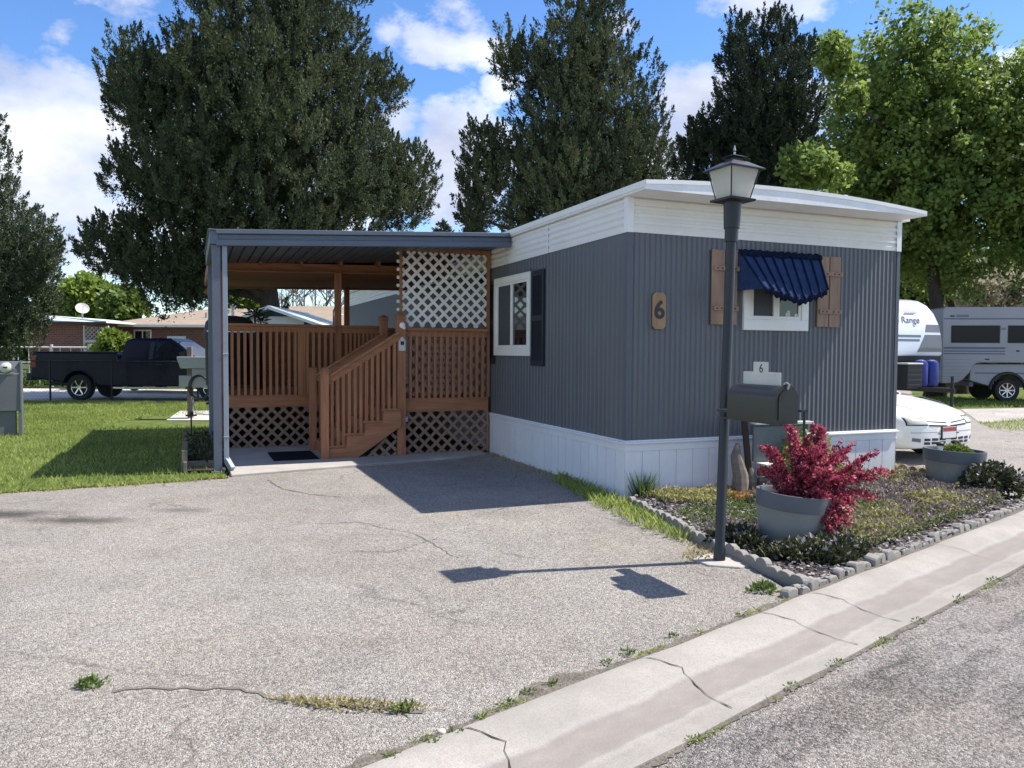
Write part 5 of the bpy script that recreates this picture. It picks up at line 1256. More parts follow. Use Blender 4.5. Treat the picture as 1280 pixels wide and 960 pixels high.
# ------------------------------------------------------------------ left side: pedestal, utility post, fence
pd = thing('electric_pedestal', 'grey metal electric meter pedestal standing on the lawn at the left edge', 'meter pedestal', (-9.10, 13.85, 0), R(27))
m = MB(); m.prism([(-.42, 0, .45), (.395, 0, .45), (.37, 0, 1.18), (.37, .05, 1.33), (-.42, .05, 1.33), (-.42, 0, 1.18)], (0, .28, 0)); m.build('cabinet', 'utility', pd, bevel=.008, fix=True)
m = MB(); m.box((.345, -.012, .0), (.405, .26, .449)); m.box((-.42, .05, 0), (.30, .24, .449)); m.box((.375, -.018, .451), (.402, .29, 1.34)); m.split('leg', 'utility', pd, bevel=.005)
m = MB(); m.box((-.2, .06, .449), (.34, .03, .12)) if False else m.box((-.1, -.008, 1.10), (.37, -.001, 1.125)); m.box((.12, -.015, 1.125), (.30, -.002, 1.14)); m.split('trim_bar', 'galv', pd)
m = MB(); My = Matrix.Translation((.17, 0, 1.22)) @ Matrix.Rotation(R(90), 4, 'X'); m.lathe([(.105, 0), (.105, .03), (.09, .05)], 24, My); m.build('meter_ring', 'galv', pd, smooth=True)
m = MB(); m.lathe([(.088, .03), (.085, .09), (.06, .11), (0, .112)], 24, My); m.build('meter_dome', 'tin', pd, smooth=True); m = MB(); m.box((.135, -.1145, 1.215), (.205, -.1125, 1.24)); m.build('meter_dial', 'trimb', pd)
ub = D(238, 470, 17.6); ux = thing('utility_post', 'weathered timber post carrying pale grey utility boxes and a coiled hose', 'utility post', (ub.x, ub.y, 0))
m = MB(); m.box((-.06, -.05, 0), (.05, .05, 1.62)); m.build('post', 'oldwood', ux, bevel=.01)
m = MB(); m.prism([(-.24, -.16, 1.40), (.52, -.16, 1.40), (.52, -.16, 1.36), (.42, -.16, 1.14), (-.16, -.16, 1.14), (-.24, -.16, 1.36)], (0, .30, 0)); m.build('hooded_box', 'utilpale', ux, bevel=.012, fix=True)
m = MB(); m.box((.08, -.12, .72), (.46, .05, 1.138)); m.box((-.22, -.10, .74), (.06, -.052, .98)); m.split('box', 'utilpale', ux, bevel=.01)
m = MB()
for k in range(3): m.tube([(.26+(.19+.02*k)*math.cos(a), -.15-.02*k, .72+(.25+.015*k)*math.sin(a)) for a in [2*math.pi*i/24 for i in range(25)]], .011, 6, False)
m.build('hose', 'trimb', ux, smooth=True); m = MB(); m.tube([(.05, -.15, .62), (.14, -.2, .35), (.2, -.22, .14), (.5, -.2, .12)], .013, 6); m.build('pipe', 'galv', ux, smooth=True)
fy = 23.3
fc = thing('chain_link_fence', 'chain link fence with thin dark steel posts running along the far edge of the lawn', 'fence', (-16, fy, 0))
FO = (-16, fy, 0); FH = 1.20
fp_ = [-30.0, -27, -24, -21, -18.3]+[G(63, 497).x*fy/G(63, 497).y, G(140, 497).x*fy/G(140, 497).y]+[-9.3, -7.4]
for x in fp_:
    m = MB(); m.tube([(x, fy, -.05), (x, fy, FH+.02)], .027, 10); m.lathe([(.03, FH+.02), (.03, FH+.035), (0, FH+.05)], 10, Matrix.Translation((x, fy, 0))); m.build('fence_post', 'galvd', fc, off=FO, smooth=True)
m = MB(); m.tube([(-32, fy, FH), (-7.3, fy, FH)], .017, 8); m.build('top_rail', 'galvd', fc, off=FO, smooth=True)
m = MB(); sp = .115
x = -24.5
while x < -7.3:
    for s in (-1, 1):
        a = Vector((x, 0)); x1 = x+s*1.14
        xa, xb = x, x1; za, zb = .02, FH-.02
        m.bar((xa, fy-.02+.008*s, za), (xb, fy-.02+.008*s, zb), (.0022), .0022, up=(0, 1, 0))
    x += sp
m.build('chain_mesh', 'galvd', fc, off=FO)
rf = thing('rail_fence', 'pale pipe rail fence across the road before the brick house', 'fence', (-18.5, 32.2, 0))
m = MB(); m.tube([(-3.5, 0, 1.62), (3.0, 0, 1.62)], .035, 8); m.tube([(-3.5, 0, 1.0), (3.0, 0, 1.0)], .025, 8); m.split('rail', 'greenfence', rf)
for k in range(5):
    m = MB(); m.tube([(-3.4+1.55*k, 0, 0), (-3.4+1.55*k, 0, 1.74)], .05, 8); m.build('fence_post', 'greenfence', rf)
m = MB(); 
for k in range(15): m.box((-3.4+.43*k, -.01, .1), (-3.38+.43*k, .01, 1.6))
m.build('picket', 'greenfence', rf)['kind'] = 'stuff'

# ------------------------------------------------------------------ buildings beyond
def wallbox(m, x0, x1, y0, y1, z0, z1): m.box((x0, y0, z0), (x1, y1, z1))
bh = thing('brick_house', 'low red brick house with a tan hipped roof beyond the navy pickup', 'house', (-15.6, 38, 0))
m = MB(); wallbox(m, -3.7, 9.0, -.0, 7, 0, 2.75); m.build('wall', 'brick', bh)
m = MB(); e = .45; m.add([(-3.7-e, -e, 2.72), (9+e, -e, 2.72), (9+e, 7+e, 2.72), (-3.7-e, 7+e, 2.72), (-.2, 3.5, 3.72), (5.6, 3.5, 3.72)], [(3, 2, 1, 0), (0, 1, 5, 4), (1, 2, 5), (2, 3, 4, 5), (3, 0, 4)]); rfo = m.build('roof', 'tanroof', bh)
m = MB(); m.box((-3.7-e, -e-.03, 2.62), (9+e, -e, 2.74)); m.build('fascia', 'vinyl', bh)
m = MB(); m.tube([(1.6, 1.6, 3.1), (1.6, 1.6, 3.75)], .09, 8); m.lathe([(.14, 3.7), (.16, 3.8), (0, 3.86)], 10, Matrix.Translation((1.6, 1.6, 0))); m.tube([(.4, 1.2, 3.0), (.4, 1.2, 3.4)], .06, 8); m.box((.9, 2.2, 3.3), (1.2, 2.5, 3.6)); m.split('vent', 'galv', rfo)
def hwin(parent, x0, x1, z0, z1, y=-.0, mull=True):
    m = MB(); m.box((x0, y-.05, z0), (x1, y+.02, z1)); f = m.build('window', 'vinyl', parent)
    m = MB(); m.box((x0+.07, y-.06, z0+.07), ((x0+x1)/2-.03 if mull else x1-.07, y-.04, z1-.07))
    if mull: m.box(((x0+x1)/2+.03, y-.06, z0+.07), (x1-.07, y-.04, z1-.07))
    m.build('pane', 'pane', f)
hwin(bh, -2.6, -1.75, 1.45, 2.5); hwin(bh, .9, 1.5, 1.45, 2.5); hwin(bh, 2.1, 2.9, 1.35, 2.5); hwin(bh, 4.6, 6.0, 1.35, 2.5)
m = MB(); m.box((-1.0, -.05, .1), (-.1, .0, 2.2)); m.build('door', 'lilac', bh)
gh = thing('brick_garage', 'brick outbuilding with a pale low-sloped metal roof left of the brick house', 'outbuilding', (-20.3, 35.5, 0))
m = MB(); m.box((-1.4, 0, 0), (1.55, 5, 2.75)); m.build('wall', 'brick', gh)
m = MB(); m.add([(-1.9, -.5, 2.80), (2.3, -.5, 2.72), (2.3, 5.5, 2.72), (-1.9, 5.5, 2.80), (-1.9, -.5, 2.9), (-.9, -.2, 3.08), (2.3, -.5, 2.80), (2.3, 5.5, 2.80), (-.9, 5.5, 3.1), (-1.9, 5.5, 2.9)], [(3, 2, 1, 0), (0, 1, 6, 5, 4), (4, 5, 8, 9), (5, 6, 7, 8), (2, 3, 9, 8, 7), (1, 2, 7, 6), (0, 4, 9, 3)]); m.build('roof', 'greyroof', gh)
m = MB(); m.box((-1.9, -.53, 2.66), (2.3, -.5, 2.76)); m.build('fascia', 'trimb', gh)
tr_ = thing('garden_trellis', 'white lattice garden screen with an arched top beside the brick outbuilding', 'trellis', (-18.55, 35.2, 0))
m = MB(); r2 = .7071
for k in range(-16, 17):
    for s in (-1, 1):
        p = clip([(-.5, .6), (.5, .6), (.5, 2.55), (-.5, 2.55)], Vector((r2, s*r2)), k*.13+(1.1*s))
        if p: m.bar((p[0].x, .02*s, p[0].y), (p[1].x, .02*s, p[1].y), .02, .035, up=(0, 1, 0))
m.build('lattice', 'greenfence', tr_); m = MB(); m.box((-.56, -.04, 0), (-.5, .04, 2.6)); m.box((.5, -.04, 0), (.56, .04, 2.6)); m.box((-.56, -.05, 1.85), (.56, .05, 1.95)); m.tube([(.5*math.cos(a), 0, 1.4+.4*math.sin(a)) for a in [math.pi*k/12 for k in range(13)]], .03, 6); m.build('frame', 'greenfence', tr_)
sdp = D(103, 396, 37); sd_ = thing('satellite_dish', 'white satellite dish tilted up above the outbuilding roof', 'satellite dish', (sdp.x, sdp.y, 2.8))
Ms = Matrix.Translation((0, 0, .62)) @ Matrix.Rotation(R(35), 4, 'Z') @ Matrix.Rotation(R(58), 4, 'X')
m = MB(); m.lathe([(0, 0), (.13, .015), (.23, .05), (.29, .088), (.295, .083), (.23, .044), (.1, .008)], 28, Ms); m.build('dish', 'tin', sd_, smooth=True)
m = MB(); m.tube([(0, 0, -.2), (0, 0, .6)], .04, 8); m.build('mast', 'galv', sd_); m = MB(); m.tube([Ms @ Vector((0, -.25, .05)), Ms @ Vector((0, -.05, .32))], .02, 6); m.build('feed_arm', 'galv', sd_)
shp = D(340, 430, 24.2); shd = thing('gabled_shed', 'small navy and white gabled shed seen between the deck posts', 'shed', (shp.x, shp.y, 0))
m = MB(); m.prism([(-1.02, 0, 0), (.98, 0, 0), (.98, 0, 2.45), (0, 0, 2.84), (-1.0, 0, 2.43)], (0, 4, 0)); m.build('wall', 'lilac', shd, fix=True)
m = MB(); m.prism([(.982, .0, 0), (2.0, .3, 0), (2.0, .3, 2.1), (.982, .0, 2.40)], (0, 3.6, 0)); m.build('side_wall', 'navywall', shd, fix=True)
m = MB(); m.prism([(-.66, -.02, 2.59), (.70, -.02, 2.59), (.02, -.02, 2.80)], (0, .018, 0)); m.build('gable_board', 'navywall', shd, fix=True)
m = MB(); m.bar((0, 1.9, 2.88), (-1.15, 1.9, 2.42), 4.5, .05); m.bar((0, 1.9, 2.88), (2.0, 1.9, 2.19), 4.5, .05); m.build('roof', 'greyroof', shd)
m = MB(); m.bar((0, -.38, 2.845), (-1.15, -.38, 2.385), .05, .085); m.bar((0, -.38, 2.845), (2.0, -.38, 2.155), .05, .085); m.box((-.7, -.02, 2.3), (.7, -.003, 2.34)); m.split('trim_board', 'lilac', shd)
m = MB(); m.box((-.85, -.07, 0), (.85, -.035, 2.1)); m.build('door', 'lilac', shd, bevel=.01); m = MB(); m.box((-.8, -.085, 1.72), (.8, -.072, 2.0)); m.box((-.02, -.09, .1), (.02, -.072, 1.7)); m.build('door_panel', 'navywall', shd)
th = thing('tan_roofed_house', 'house with a long tan shingled roof far behind the deck', 'house', (-9.3, 42, 0))
m = MB(); m.box((-3, 0, 0), (6, 7, 2.5)); m.build('wall', 'navywall', th); m = MB(); m.add([(-3.5, -.5, 2.45), (6.5, -.5, 2.45), (6.5, 7.5, 2.45), (-3.5, 7.5, 2.45), (-3.5, 3.5, 4.1), (6.5, 3.5, 4.1)], [(0, 1, 5, 4), (2, 3, 4, 5), (0, 4, 3), (1, 2, 5), (3, 2, 1, 0)]); m.build('roof', 'tanroof', th)
m = MB(); m.box((-3.5, -.56, 2.36), (6.5, -.5, 2.52)); m.prism([(-1.2, .5, 2.9), (.8, .5, 2.9), (-.2, .5, 3.6)], (0, 3, 0)); m.build('gable', 'greyroof', th)
# ------------------------------------------------------------------ trees
def sprays(Cb, rb, m_, k, L, W, up=.9, outw=.7, rnd=.55, flat=1.0, plume=0, shell=.42, nrand=.42):
    """blobs -> tufts -> leaves; returns base points, directions, lengths, tones"""
    nb = len(Cb)
    d = rng.normal(size=(nb, m_, 3)); d /= np.linalg.norm(d, axis=2, keepdims=True); d[..., 2] *= flat
    rad = rb[:, None, None]*rng.random((nb, m_, 1))**shell
    T = Cb[:, None, :]+d*rad
    bt = rng.random((nb, 1, 1))*.42+rng.random((nb, m_, 1))*.3
    e = rng.normal(size=(nb, m_, k, 3))
    P = T[:, :, None, :]+e*(.16*rb[:, None, None, None])
    if plume:                                  # flame-shaped upright plumes
        ax = np.array([0, 0, 1.])+.55*d+.25*rng.normal(size=d.shape); ax /= np.linalg.norm(ax, axis=2, keepdims=True)
        u = rng.random((nb, m_, k, 1))**.8; sc = (plume*rng.uniform(.6, 1.3, (nb, m_, 1, 1)))
        P = T[:, :, None, :]+ax[:, :, None, :]*u*sc+e*(.17*sc)*(1.05-u)
    Dv = up*np.array([0, 0, 1.])+outw*d[:, :, None, :]+rnd*rng.normal(size=(nb, m_, k, 3))
    tone = np.broadcast_to(bt, (nb, m_, k))+.3*rng.random((nb, m_, k))
    NN = d[:, :, None, :]+.35*np.array([0, 0, 1.])+nrand*rng.normal(size=(nb, m_, k, 3))
    n = nb*m_*k
    return P.reshape(n, 3), Dv.reshape(n, 3), L*rng.uniform(.55, 1.35, n), W, tone.reshape(n), NN.reshape(n, 3)
def crown_from_rows(rows, dist, nb, rb, thick=.9, fill=.35, gap=0):
    """lobe centres filling the round solid whose outline at that distance has these widths, kept apart so gaps stay open"""
    rows = sorted(rows); pad = .55*rb*F_PX/dist
    ys = np.array([r[0] for r in rows], float); a = np.array([r[1] for r in rows], float)+pad; b = np.array([r[2] for r in rows], float)-pad
    m_ = (a+b)/2; a = np.minimum(a, m_-2); b = np.maximum(b, m_+2); ys[0] += pad*1.2
    out = []; w = (b-a); tries = 0
    while len(out) < nb and tries < nb*60:
        tries += 1
        y = rng.uniform(ys[0], ys[-1]); l = np.interp(y, ys, a); r_ = np.interp(y, ys, b)
        if rng.random() > (r_-l)/w.max()+.15: continue
        s = rng.uniform(-1, 1); s = math.copysign(abs(s)**.8, s)
        px = (l+r_)/2+s*(r_-l)/2; half = (r_-l)/2*dist/F_PX*thick
        dd = math.sqrt(max(0, 1-s*s))*half
        q = rng.uniform(-1, 1); q = math.copysign(abs(q)**.4, q) if rng.random() > fill else q
        c = D(px, y, dist); p = (c.x, c.y+dd*q, c.z)
        if gap and out:
            dlt = np.array(out)-p; dlt[:, 2] *= .75
            if (dlt**2).sum(1).min() < gap*gap: continue
        out.append(p)
    return np.array(out)
def tree(name, label, rows, dist, nb, rb, m_, k, L, W, leaf, trunk_px, trunk_r, bark='bark', group=None, top_z=None, plume=0, gap=0, shell=.42, thick=.9, up=.9, outw=.7, rnd=.55, limbs=22, cat_='tree', fork=False, flat=1., extra=None):
    base = D(trunk_px, 436, dist); loc = Vector((base.x, base.y, 0))
    t = thing(name, label, cat_, loc, 0, group)
    Cb = crown_from_rows(rows, dist, nb, rb, thick, gap=gap)
    if extra is not None: ex = np.array([tuple(D(*e)) for e in extra]); Cb = np.concatenate([Cb, ex, ex+rng.normal(0, .22*rb, ex.shape)])
    Rb = rb*rng.uniform(.65, 1.25, len(Cb))
    if extra is not None: Rb[-2*len(extra):] *= .68
    P, Dv, Ls, Ws, tone, NN = sprays(Cb, Rb, m_, k, L, W, up, outw, rnd, flat, plume, shell, .42 if plume else .75)
    leafmesh('crown', P-np.array(loc)[None], Dv, Ls, Ws*rng.uniform(.7, 1.3, len(P)), leaf, tone, t, NN)
    zt = top_z or Cb[:, 2].max(); m = MB(); zlo = Cb[:, 2].min()
    cx, cy = Cb[:, 0].mean()-loc.x, Cb[:, 1].mean()-loc.y
    def axis(z): s = (z/zt)**1.6; return Vector((cx*s+.12*math.sin(z*.9), cy*s*.6+.1*math.cos(z*.7), z))
    n = 14
    m.tube([axis(zt*i/n) for i in range(n+1)], [trunk_r*(1.35 if i == 0 else 1)*(1-.93*i/n) for i in range(n+1)], 12)
    m.build('trunk', bark, t, smooth=True)
    m = MB(); idx = rng.choice(len(Cb), min(limbs, len(Cb)), replace=False)
    for i in idx:
        e = Vector(Cb[i])-loc; h = math.hypot(e.x, e.y); z0 = max(.25*zt if zlo > .25*zt else zlo, min(zt*.92, e.z-.45*h))
        p0 = axis(max(.6, min(z0, zt*.9))); mid = p0.lerp(e, .5)+Vector((0, 0, .08*h)); r0 = trunk_r*(.42 if not fork else .5)*(1-.8*p0.z/zt)+.02
        m.tube([p0, p0.lerp(mid, .5)+Vector((0, 0, .03*h)), mid, mid.lerp(e, .55), e], [r0, r0*.8, r0*.6, r0*.4, .012], 7)
    m.build('limb', bark, t, smooth=True)
    return t
JUN = 'old junipers behind the home'
tree('juniper_tree', 'huge dark juniper towering behind the carport roof, broadest of the junipers', [(-170, 330, 400), (-90, 290, 420), (-20, 250, 455), (20, 240, 455), (60, 235, 455), (95, 175, 470), (130, 160, 485), (170, 165, 490), (210, 175, 500), (235, 170, 500), (262, 190, 490), (285, 195, 475), (300, 190, 450), (320, 190, 400), (352, 200, 320)],
     27, 270, .92, 38, 80, .10, .042, 'cedarleaf', 338, .40, group=JUN, limbs=44, plume=.5, rnd=.45, gap=.96, shell=.25, flat=1.35,
     extra=[(154, 121, 27.0), (166, 81, 27.4), (179, 106, 26.1), (164, 130, 27.0), (189, 140, 26.1), (164, 210, 26.1), (179, 235, 27.0), (199, 250, 26.1), (141, 307, 26.1), (126, 322, 27.0), (156, 332, 26.1), (181, 347, 25.7), (206, 362, 25.7), (231, 367, 26.1), (246, 342, 26.1), (221, 327, 26.1), (166, 302, 26.1), (510, 240, 26.6), (518, 225, 27.0), (495, 215, 27.0), (502, 262, 26.6), (485, 120, 27.0), (290, 340, 26.1), (380, 330, 26.1), (252, 347, 26.6), (460, 268, 26.1)])
tree('juniper_tree', 'tall dark juniper behind the left half of the white roof', [(-40, 727, 757), (0, 702, 780), (40, 684, 787), (80, 652, 797), (110, 657, 812), (140, 662, 824), (175, 640, 827), (210, 630, 834), (240, 620, 840), (275, 624, 842), (300, 652, 812), (360, 702, 772)],
     29, 240, .90, 36, 70, .11, .046, 'cedarleaf', 722, .36, group=JUN, limbs=34, plume=.5, rnd=.45, gap=.84, shell=.25, flat=1.35, extra=[(600, 190, 29), (595, 225, 29), (612, 250, 28.5), (622, 200, 29), (590, 270, 29), (640, 70, 29), (655, 95, 29)])
tree('juniper_tree', 'dark many-peaked juniper behind the lamp post lantern', [(77, 936, 997), (97, 906, 1017), (127, 898, 1022), (162, 891, 1024), (162, 876, 1024), (192, 866, 1020), (227, 861, 1012), (262, 866, 1012), (322, 886, 1002)],
     34, 210, .90, 34, 60, .12, .05, 'cedarleaf2', 950, .34, group=JUN, limbs=26, plume=.55, rnd=.45, gap=.72, shell=.25, flat=1.35, extra=[(930, 55, 34), (960, 48, 34), (985, 58, 34), (1012, 78, 34), (915, 78, 34), (866, 190, 34), (858, 205, 34), (880, 170, 34)])
tree('spruce_tree', 'grey green conifer standing at the left edge of the photograph beyond the lawn', [(128, -20, -6), (170, -38, 4), (215, -58, 14), (260, -70, 22), (285, -85, 34), (310, -90, 58), (340, -95, 64), (370, -100, 64), (405, -100, 50), (440, -90, 34)],
     19, 165, .46, 26, 60, .062, .026, 'spruceleaf', -20, .18, limbs=22, plume=.3, rnd=.6, gap=.40, shell=.3, flat=1.2, extra=[(52, 295, 18.5), (62, 318, 18.5), (50, 345, 18.5)])
tree('maple_tree', 'large bright green maple rising behind the right end of the home', [(25, 1150, 1200), (50, 1090, 1215), (90, 1065, 1235), (130, 1050, 1250), (170, 1040, 1255), (210, 1035, 1250), (250, 1035, 1250), (290, 1080, 1250), (330, 1110, 1230), (350, 1130, 1225)],
     28.5, 150, .95, 18, 26, .18, .14, 'mapleleaf', 1172, .30, limbs=40, up=.15, outw=.5, rnd=.9, gap=.85, shell=.3, extra=[(1010, 205, 25), (1025, 215, 25), (1000, 212, 25.4), (1045, 60, 26), (1052, 80, 26), (1055, 120, 26)])
tree('maple_tree', 'green maple cut off by the right edge of the photograph above the camper', [(60, 1255, 1330), (90, 1240, 1380), (140, 1235, 1420), (200, 1230, 1440), (260, 1235, 1440), (310, 1240, 1430), (345, 1260, 1400)],
     27, 110, .95, 18, 25, .17, .135, 'mapleleaf', 1330, .28, limbs=30, up=.15, outw=.5, rnd=.9, gap=.85, shell=.3)
tree('maple_tree', 'lower branching maple trunk behind the travel trailer, left of the camper', [(200, 1040, 1120), (250, 1050, 1180), (300, 1090, 1200), (335, 1120, 1200)],
     31, 60, .9, 12, 24, .2, .16, 'mapleleaf', 1205, .24, limbs=14, up=.15, outw=.5, rnd=.9)
FAR = 'small spring trees behind the brick houses'
for lab, rows, d, tp, lf in (('light green tree behind the satellite dish', [(345, 90, 115), (360, 82, 130), (380, 78, 140), (400, 90, 130)], 52, 108, 'brightleaf'), ('mid green tree over the tan hipped roof beside the big juniper', [(362, 150, 165), (375, 135, 178), (390, 128, 180), (402, 140, 175)], 50, 155, 'bushleaf'),
        ('pale grey green tree seen under the pergola left of the juniper trunk', [(346, 290, 310), (360, 280, 322), (380, 276, 326), (400, 285, 325)], 58, 302, 'brightleaf'), ('dark green trees far behind the spruce', [(362, 60, 75), (380, 50, 95), (405, 50, 100)], 62, 75, 'bushleaf'), ('yellow green bush between brick house and pickup cab', [(414, 134, 154), (425, 126, 160), (438, 124, 162), (455, 126, 160)], 31, 145, 'brightleaf')):
    tree('spring_tree' if 'bush' not in lab else 'bush', lab, rows, d, 26, .035*d*(.45 if d > 40 else .26), 10, 22, .0075*d, .0045*d, lf, tp, .1 if d > 40 else .04, 'greybark', FAR if d > 40 else None, limbs=8, up=.3, outw=.6, rnd=.8, cat_='tree' if d > 40 else 'bush')
tree('spruce_tree', 'tiny distant conifer between the carport fascia and the tall juniper', [(275, 553, 558), (283, 548, 565), (292, 546, 567), (340, 540, 575)], 60, 30, .55, 9, 18, .35, .1, 'cedarleaf2', 556, .15, limbs=6)
tree('spruce_tree', 'small conifer at the foot of the tall juniper beside the white roof', [(262, 586, 594), (275, 583, 604), (292, 582, 610), (330, 580, 612)], 40, 36, .5, 9, 20, .25, .07, 'spruceleaf', 598, .12, limbs=6)
tree('pale_tree', 'pale flowering tree behind the camper roof', [(335, 1215, 1250), (352, 1205, 1275), (368, 1190, 1290), (384, 1190, 1290)], 36, 46, .7, 11, 22, .2, .13, 'blossom', 1240, .14, 'greybark', limbs=14, up=.3, outw=.5, rnd=.9)
for lab, rows, d, tp in (('dense green hedge tree far right behind the camper', [(300, 1215, 1330), (350, 1200, 1340), (400, 1195, 1340), (440, 1200, 1340)], 40, 1290), ('dark green tree far behind the travel trailer', [(250, 1120, 1180), (300, 1110, 1200), (360, 1100, 1205), (440, 1100, 1200)], 42, 1150)):
    tree('broadleaf_tree', lab, rows, d, 80, 1.15, 12, 18, .3, .2, 'bushleaf', tp, .2, limbs=10, up=.3, outw=.5, rnd=.9)
# leafless grey trees far behind the deck
def bare_tree(label, px, d, h, seed):
    r = random.Random(seed); b = D(px, 436, d); t = thing('bare_tree', label, 'tree', (b.x, b.y, 0), 0, 'leafless grey trees far behind the deck')
    m = MB(); m.tube([(0, 0, 0), (.1, 0, h*.35), (0, .1, h*.7), (.05, 0, h)], [.16, .12, .07, .02], 7); m.build('trunk', 'greybark', t, smooth=True)
    m = MB()
    def br(p, dirv, L, rad, lev):
        q = p+dirv*L; m.tube([p, p.lerp(q, .5)+Vector((r.uniform(-.05, .05)*L, 0, .03*L)), q], [rad, rad*.75, rad*.5], 4, False)
        if lev:
            for k in range(4): br(p.lerp(q, r.uniform(.35, 1)), (dirv+Vector((r.uniform(-.8, .8), r.uniform(-.8, .8), r.uniform(-.1, .6)))).normalized(), L*r.uniform(.5, .75), rad*.6, lev-1)
    for k in range(11):
        a = r.uniform(0, 6.28); br(Vector((0, 0, h*r.uniform(.15, .85))), Vector((math.cos(a)*.7, math.sin(a)*.7, r.uniform(.4, 1))).normalized(), h*r.uniform(.16, .28), .045, 2)
    m.build('limb', 'greybark', t)
for k, (px, d, h) in enumerate(((352, 58, 6.2), (366, 62, 7), (380, 57, 6.6), (394, 63, 7.2), (408, 59, 6.8), (420, 62, 6.6), (330, 64, 6.2), (438, 66, 7.5))):
    bare_tree('leafless pale grey tree far behind the deck', px, d, h, k)
# tree line beyond everything: reads as one mass
n = 26000; xs = rng.uniform(-75, 75, n); C3 = np.stack([xs, 88+rng.uniform(-4, 4, n), np.abs(rng.normal(0, 1, n))*1.0+rng.random(n)*(2.8+1.6*np.sin(xs*.37)+1.0*np.sin(xs*1.13+1))], 1)
o = leafmesh('treeline', C3, rng.normal(size=(n, 3))+[0, 0, .6], .9, .55, 'bushleaf', rng.random(n)); o['kind'] = 'stuff'
n = 9000; xs = rng.uniform(-32, -15, n); C3 = np.stack([xs, 33+rng.uniform(-1, 1.2, n), rng.random(n)*(.7+.5*np.sin(xs*1.9))], 1)
o = leafmesh('undergrowth', C3, rng.normal(size=(n, 3))+[0, 0, .8], .16, .08, 'bushleaf', rng.random(n)); o['kind'] = 'stuff'
# far ridge
m = MB(); pts = [(-1500+60*i, 1350+100*math.sin(i*.7), 60+38*math.sin(i*.31)+22*math.sin(i*.83+1)) for i in range(51)]
m.grid([[(x, y-250, -5) for x, y, z in pts], [(x, y, z) for x, y, z in pts], [(x, y+250, -5) for x, y, z in pts]]); struct(m, 'hills', plain('hill_scrub', (.10, .12, .11), .95, .2, .02), smooth=True)

# ------------------------------------------------------------------ sky, sun, camera
SUN_EL = R(55.8); sdir = (UX*.9848-VX*.1736).normalized(); SUN_AZ = math.atan2(sdir.x, sdir.y)
w = bpy.data.worlds.new('World'); SC.world = w; w.use_nodes = True; nt = w.node_tree; bg = nt.nodes['Background']
sky = nt.nodes.new('ShaderNodeTexSky'); sky.sky_type = 'NISHITA'; sky.sun_disc = False; sky.sun_elevation = SUN_EL; sky.sun_rotation = SUN_AZ
sky.altitude = 800; sky.air_density = 1.0; sky.dust_density = .35; sky.ozone_density = 2.2
tc = nt.nodes.new('ShaderNodeTexCoord'); dirv = tc.outputs['Generated']
def vm(op, a, b=None):
    n = nt.nodes.new('ShaderNodeVectorMath'); n.operation = op
    for i, v in enumerate((a, b)):
        if v is None: continue
        if isinstance(v, bpy.types.NodeSocket): nt.links.new(v, n.inputs[i])
        else: n.inputs[i].default_value = v
    return n
field = None
def blob(px, py, rx, ry, amp=1.0):
    global field
    c = _ray(px, py).normalized(); s = vm('SUBTRACT', dirv, tuple(c)); s = vm('MULTIPLY', s.outputs[0], (F_PX/rx, F_PX/rx, F_PX/ry))
    l = vm('LENGTH', s.outputs[0]).outputs['Value']
    f = _math(nt, 'MULTIPLY', _math(nt, 'SUBTRACT', 1.0, l), amp)
    field = f if field is None else _math(nt, 'MAXIMUM', field, f)
for b in ((60, 170, 180, 110, 1.3), (-120, 220, 240, 170, 1.5), (190, 200, 120, 130, 1.0), (120, 290, 180, 70, 1.1), (20, 330, 120, 40, .7), (560, 175, 70, 85, 1.0), (590, 225, 80, 80, 1.25), (530, 240, 90, 70, 1.1), (500, 150, 50, 60, .8), (545, 60, 80, 36, .45), (600, 65, 60, 24, .42), (480, 45, 40, 24, .42), (620, 110, 26, 18, .8), (440, 260, 120, 70, .9), (955, 5, 90, 34, .95), (875, 130, 62, 62, 1.2), (835, 190, 60, 60, 1.1), (905, 105, 40, 36, .9), (1090, 38, 34, 16, .55), (770, 30, 26, 22, .7), (700, 250, 260, 60, .7), (1010, 150, 60, 60, .8),
          (1700, 100, 300, 160, 1.1), (-700, 100, 300, 200, 1.2), (640, -900, 500, 260, .9), (-500, -700, 400, 260, 1.0), (2200, -500, 400, 300, 1.0)): blob(*b)
for c in ((.3, -.9, .35), (-.7, -.6, .3), (.9, -.4, .5), (-.2, -.6, .75)):     # clouds behind the camera
    s = vm('SUBTRACT', dirv, tuple(Vector(c).normalized())); s = vm('MULTIPLY', s.outputs[0], (2.2, 2.2, 3.4)); l = vm('LENGTH', s.outputs[0]).outputs['Value']
    field = _math(nt, 'MAXIMUM', field, _math(nt, 'SUBTRACT', 1.0, l))
stretch = vm('MULTIPLY', dirv, (1, 1, 1.7)).outputs[0]
n1 = _noise(nt, stretch, 6.5, 12, .6); n2 = _noise(nt, stretch, 3.2, 6, .55); n3 = _noise(nt, vm('ADD', stretch, (.35, .1, -.12)).outputs[0], 5.0, 8, .55)
dens = _math(nt, 'ADD', field, _math(nt, 'MULTIPLY', _math(nt, 'SUBTRACT', n1, .53), 3.4))
dens = _ramp(nt, dens, [(.03, 0.), (.30, .72), (.75, 1.)])
shade = _ramp(nt, _math(nt, 'ADD', _math(nt, 'MULTIPLY', n3, .75), _math(nt, 'MULTIPLY', n2, .3)), [(.42, (4.9, 5.4, 7.0)), (.56, (7.4, 7.8, 9.0)), (.69, (11., 11., 11.2))])
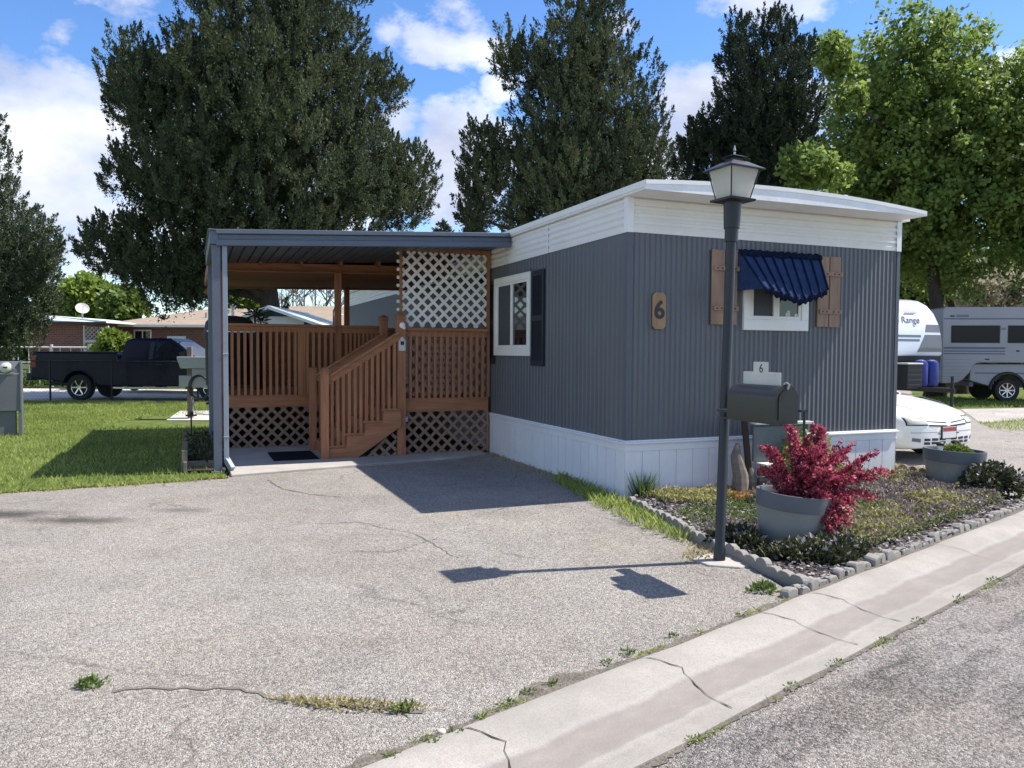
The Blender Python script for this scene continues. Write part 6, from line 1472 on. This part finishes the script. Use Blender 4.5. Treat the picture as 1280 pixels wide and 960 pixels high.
hs = nt.nodes.new('ShaderNodeHueSaturation'); hs.inputs['Saturation'].default_value = 1.22; hs.inputs['Value'].default_value = 1.2; hs.inputs['Hue'].default_value = .507
nt.links.new(sky.outputs[0], hs.inputs['Color'])
skyc = hs.outputs[0]
CLOUD_GAIN = .66
cl = nt.nodes.new('ShaderNodeMix'); cl.data_type = 'RGBA'; cl.blend_type = 'MULTIPLY'; cl.inputs[0].default_value = 1; cl.inputs[7].default_value = (CLOUD_GAIN,)*3+(1,); nt.links.new(shade, cl.inputs[6])
nt.links.new(_mix(nt, dens, skyc, cl.outputs[2]), bg.inputs['Color']); bg.inputs['Strength'].default_value = .10
sl = bpy.data.lights.new('sun', 'SUN'); sl.energy = 4.6; sl.angle = R(.5); sl.color = (1, .945, .865)
so = bpy.data.objects.new('sun', sl); COL.objects.link(so)
sv = Vector((sdir.x*math.cos(SUN_EL), sdir.y*math.cos(SUN_EL), math.sin(SUN_EL))); so.rotation_euler = sv.to_track_quat('Z', 'Y').to_euler(); so.location = sv*50
cam = bpy.data.cameras.new('camera'); co = bpy.data.objects.new('camera', cam); COL.objects.link(co); SC.camera = co
cam.sensor_width = 36; cam.lens = 36*F_PX/1280; cam.clip_end = 5000; cam.clip_start = .05
cp_, sp_ = math.cos(PITCH), math.sin(PITCH); up0 = Vector((0, sp_, cp_)); fw = Vector((0, cp_, -sp_)); xr = Vector((1, 0, 0)); cr, sr = math.cos(ROLL), math.sin(ROLL)
rt = xr*cr+up0*sr; upv = xr*-sr+up0*cr
M4 = Matrix.Identity(4)
for i in range(3): M4[i][0] = rt[i]; M4[i][1] = upv[i]; M4[i][2] = -fw[i]
M4[2][3] = CAM_H; co.matrix_world = M4
vs = SC.view_settings; vs.view_transform = 'Standard'; vs.look = 'None'; vs.exposure = .93; vs.gamma = 1
try: vs.use_curve_mapping = False
except Exception: pass
SC.render.engine = 'CYCLES'
try:
    SC.cycles.use_denoising = True; SC.cycles.max_bounces = 8; SC.cycles.transparent_max_bounces = 8
except Exception: pass
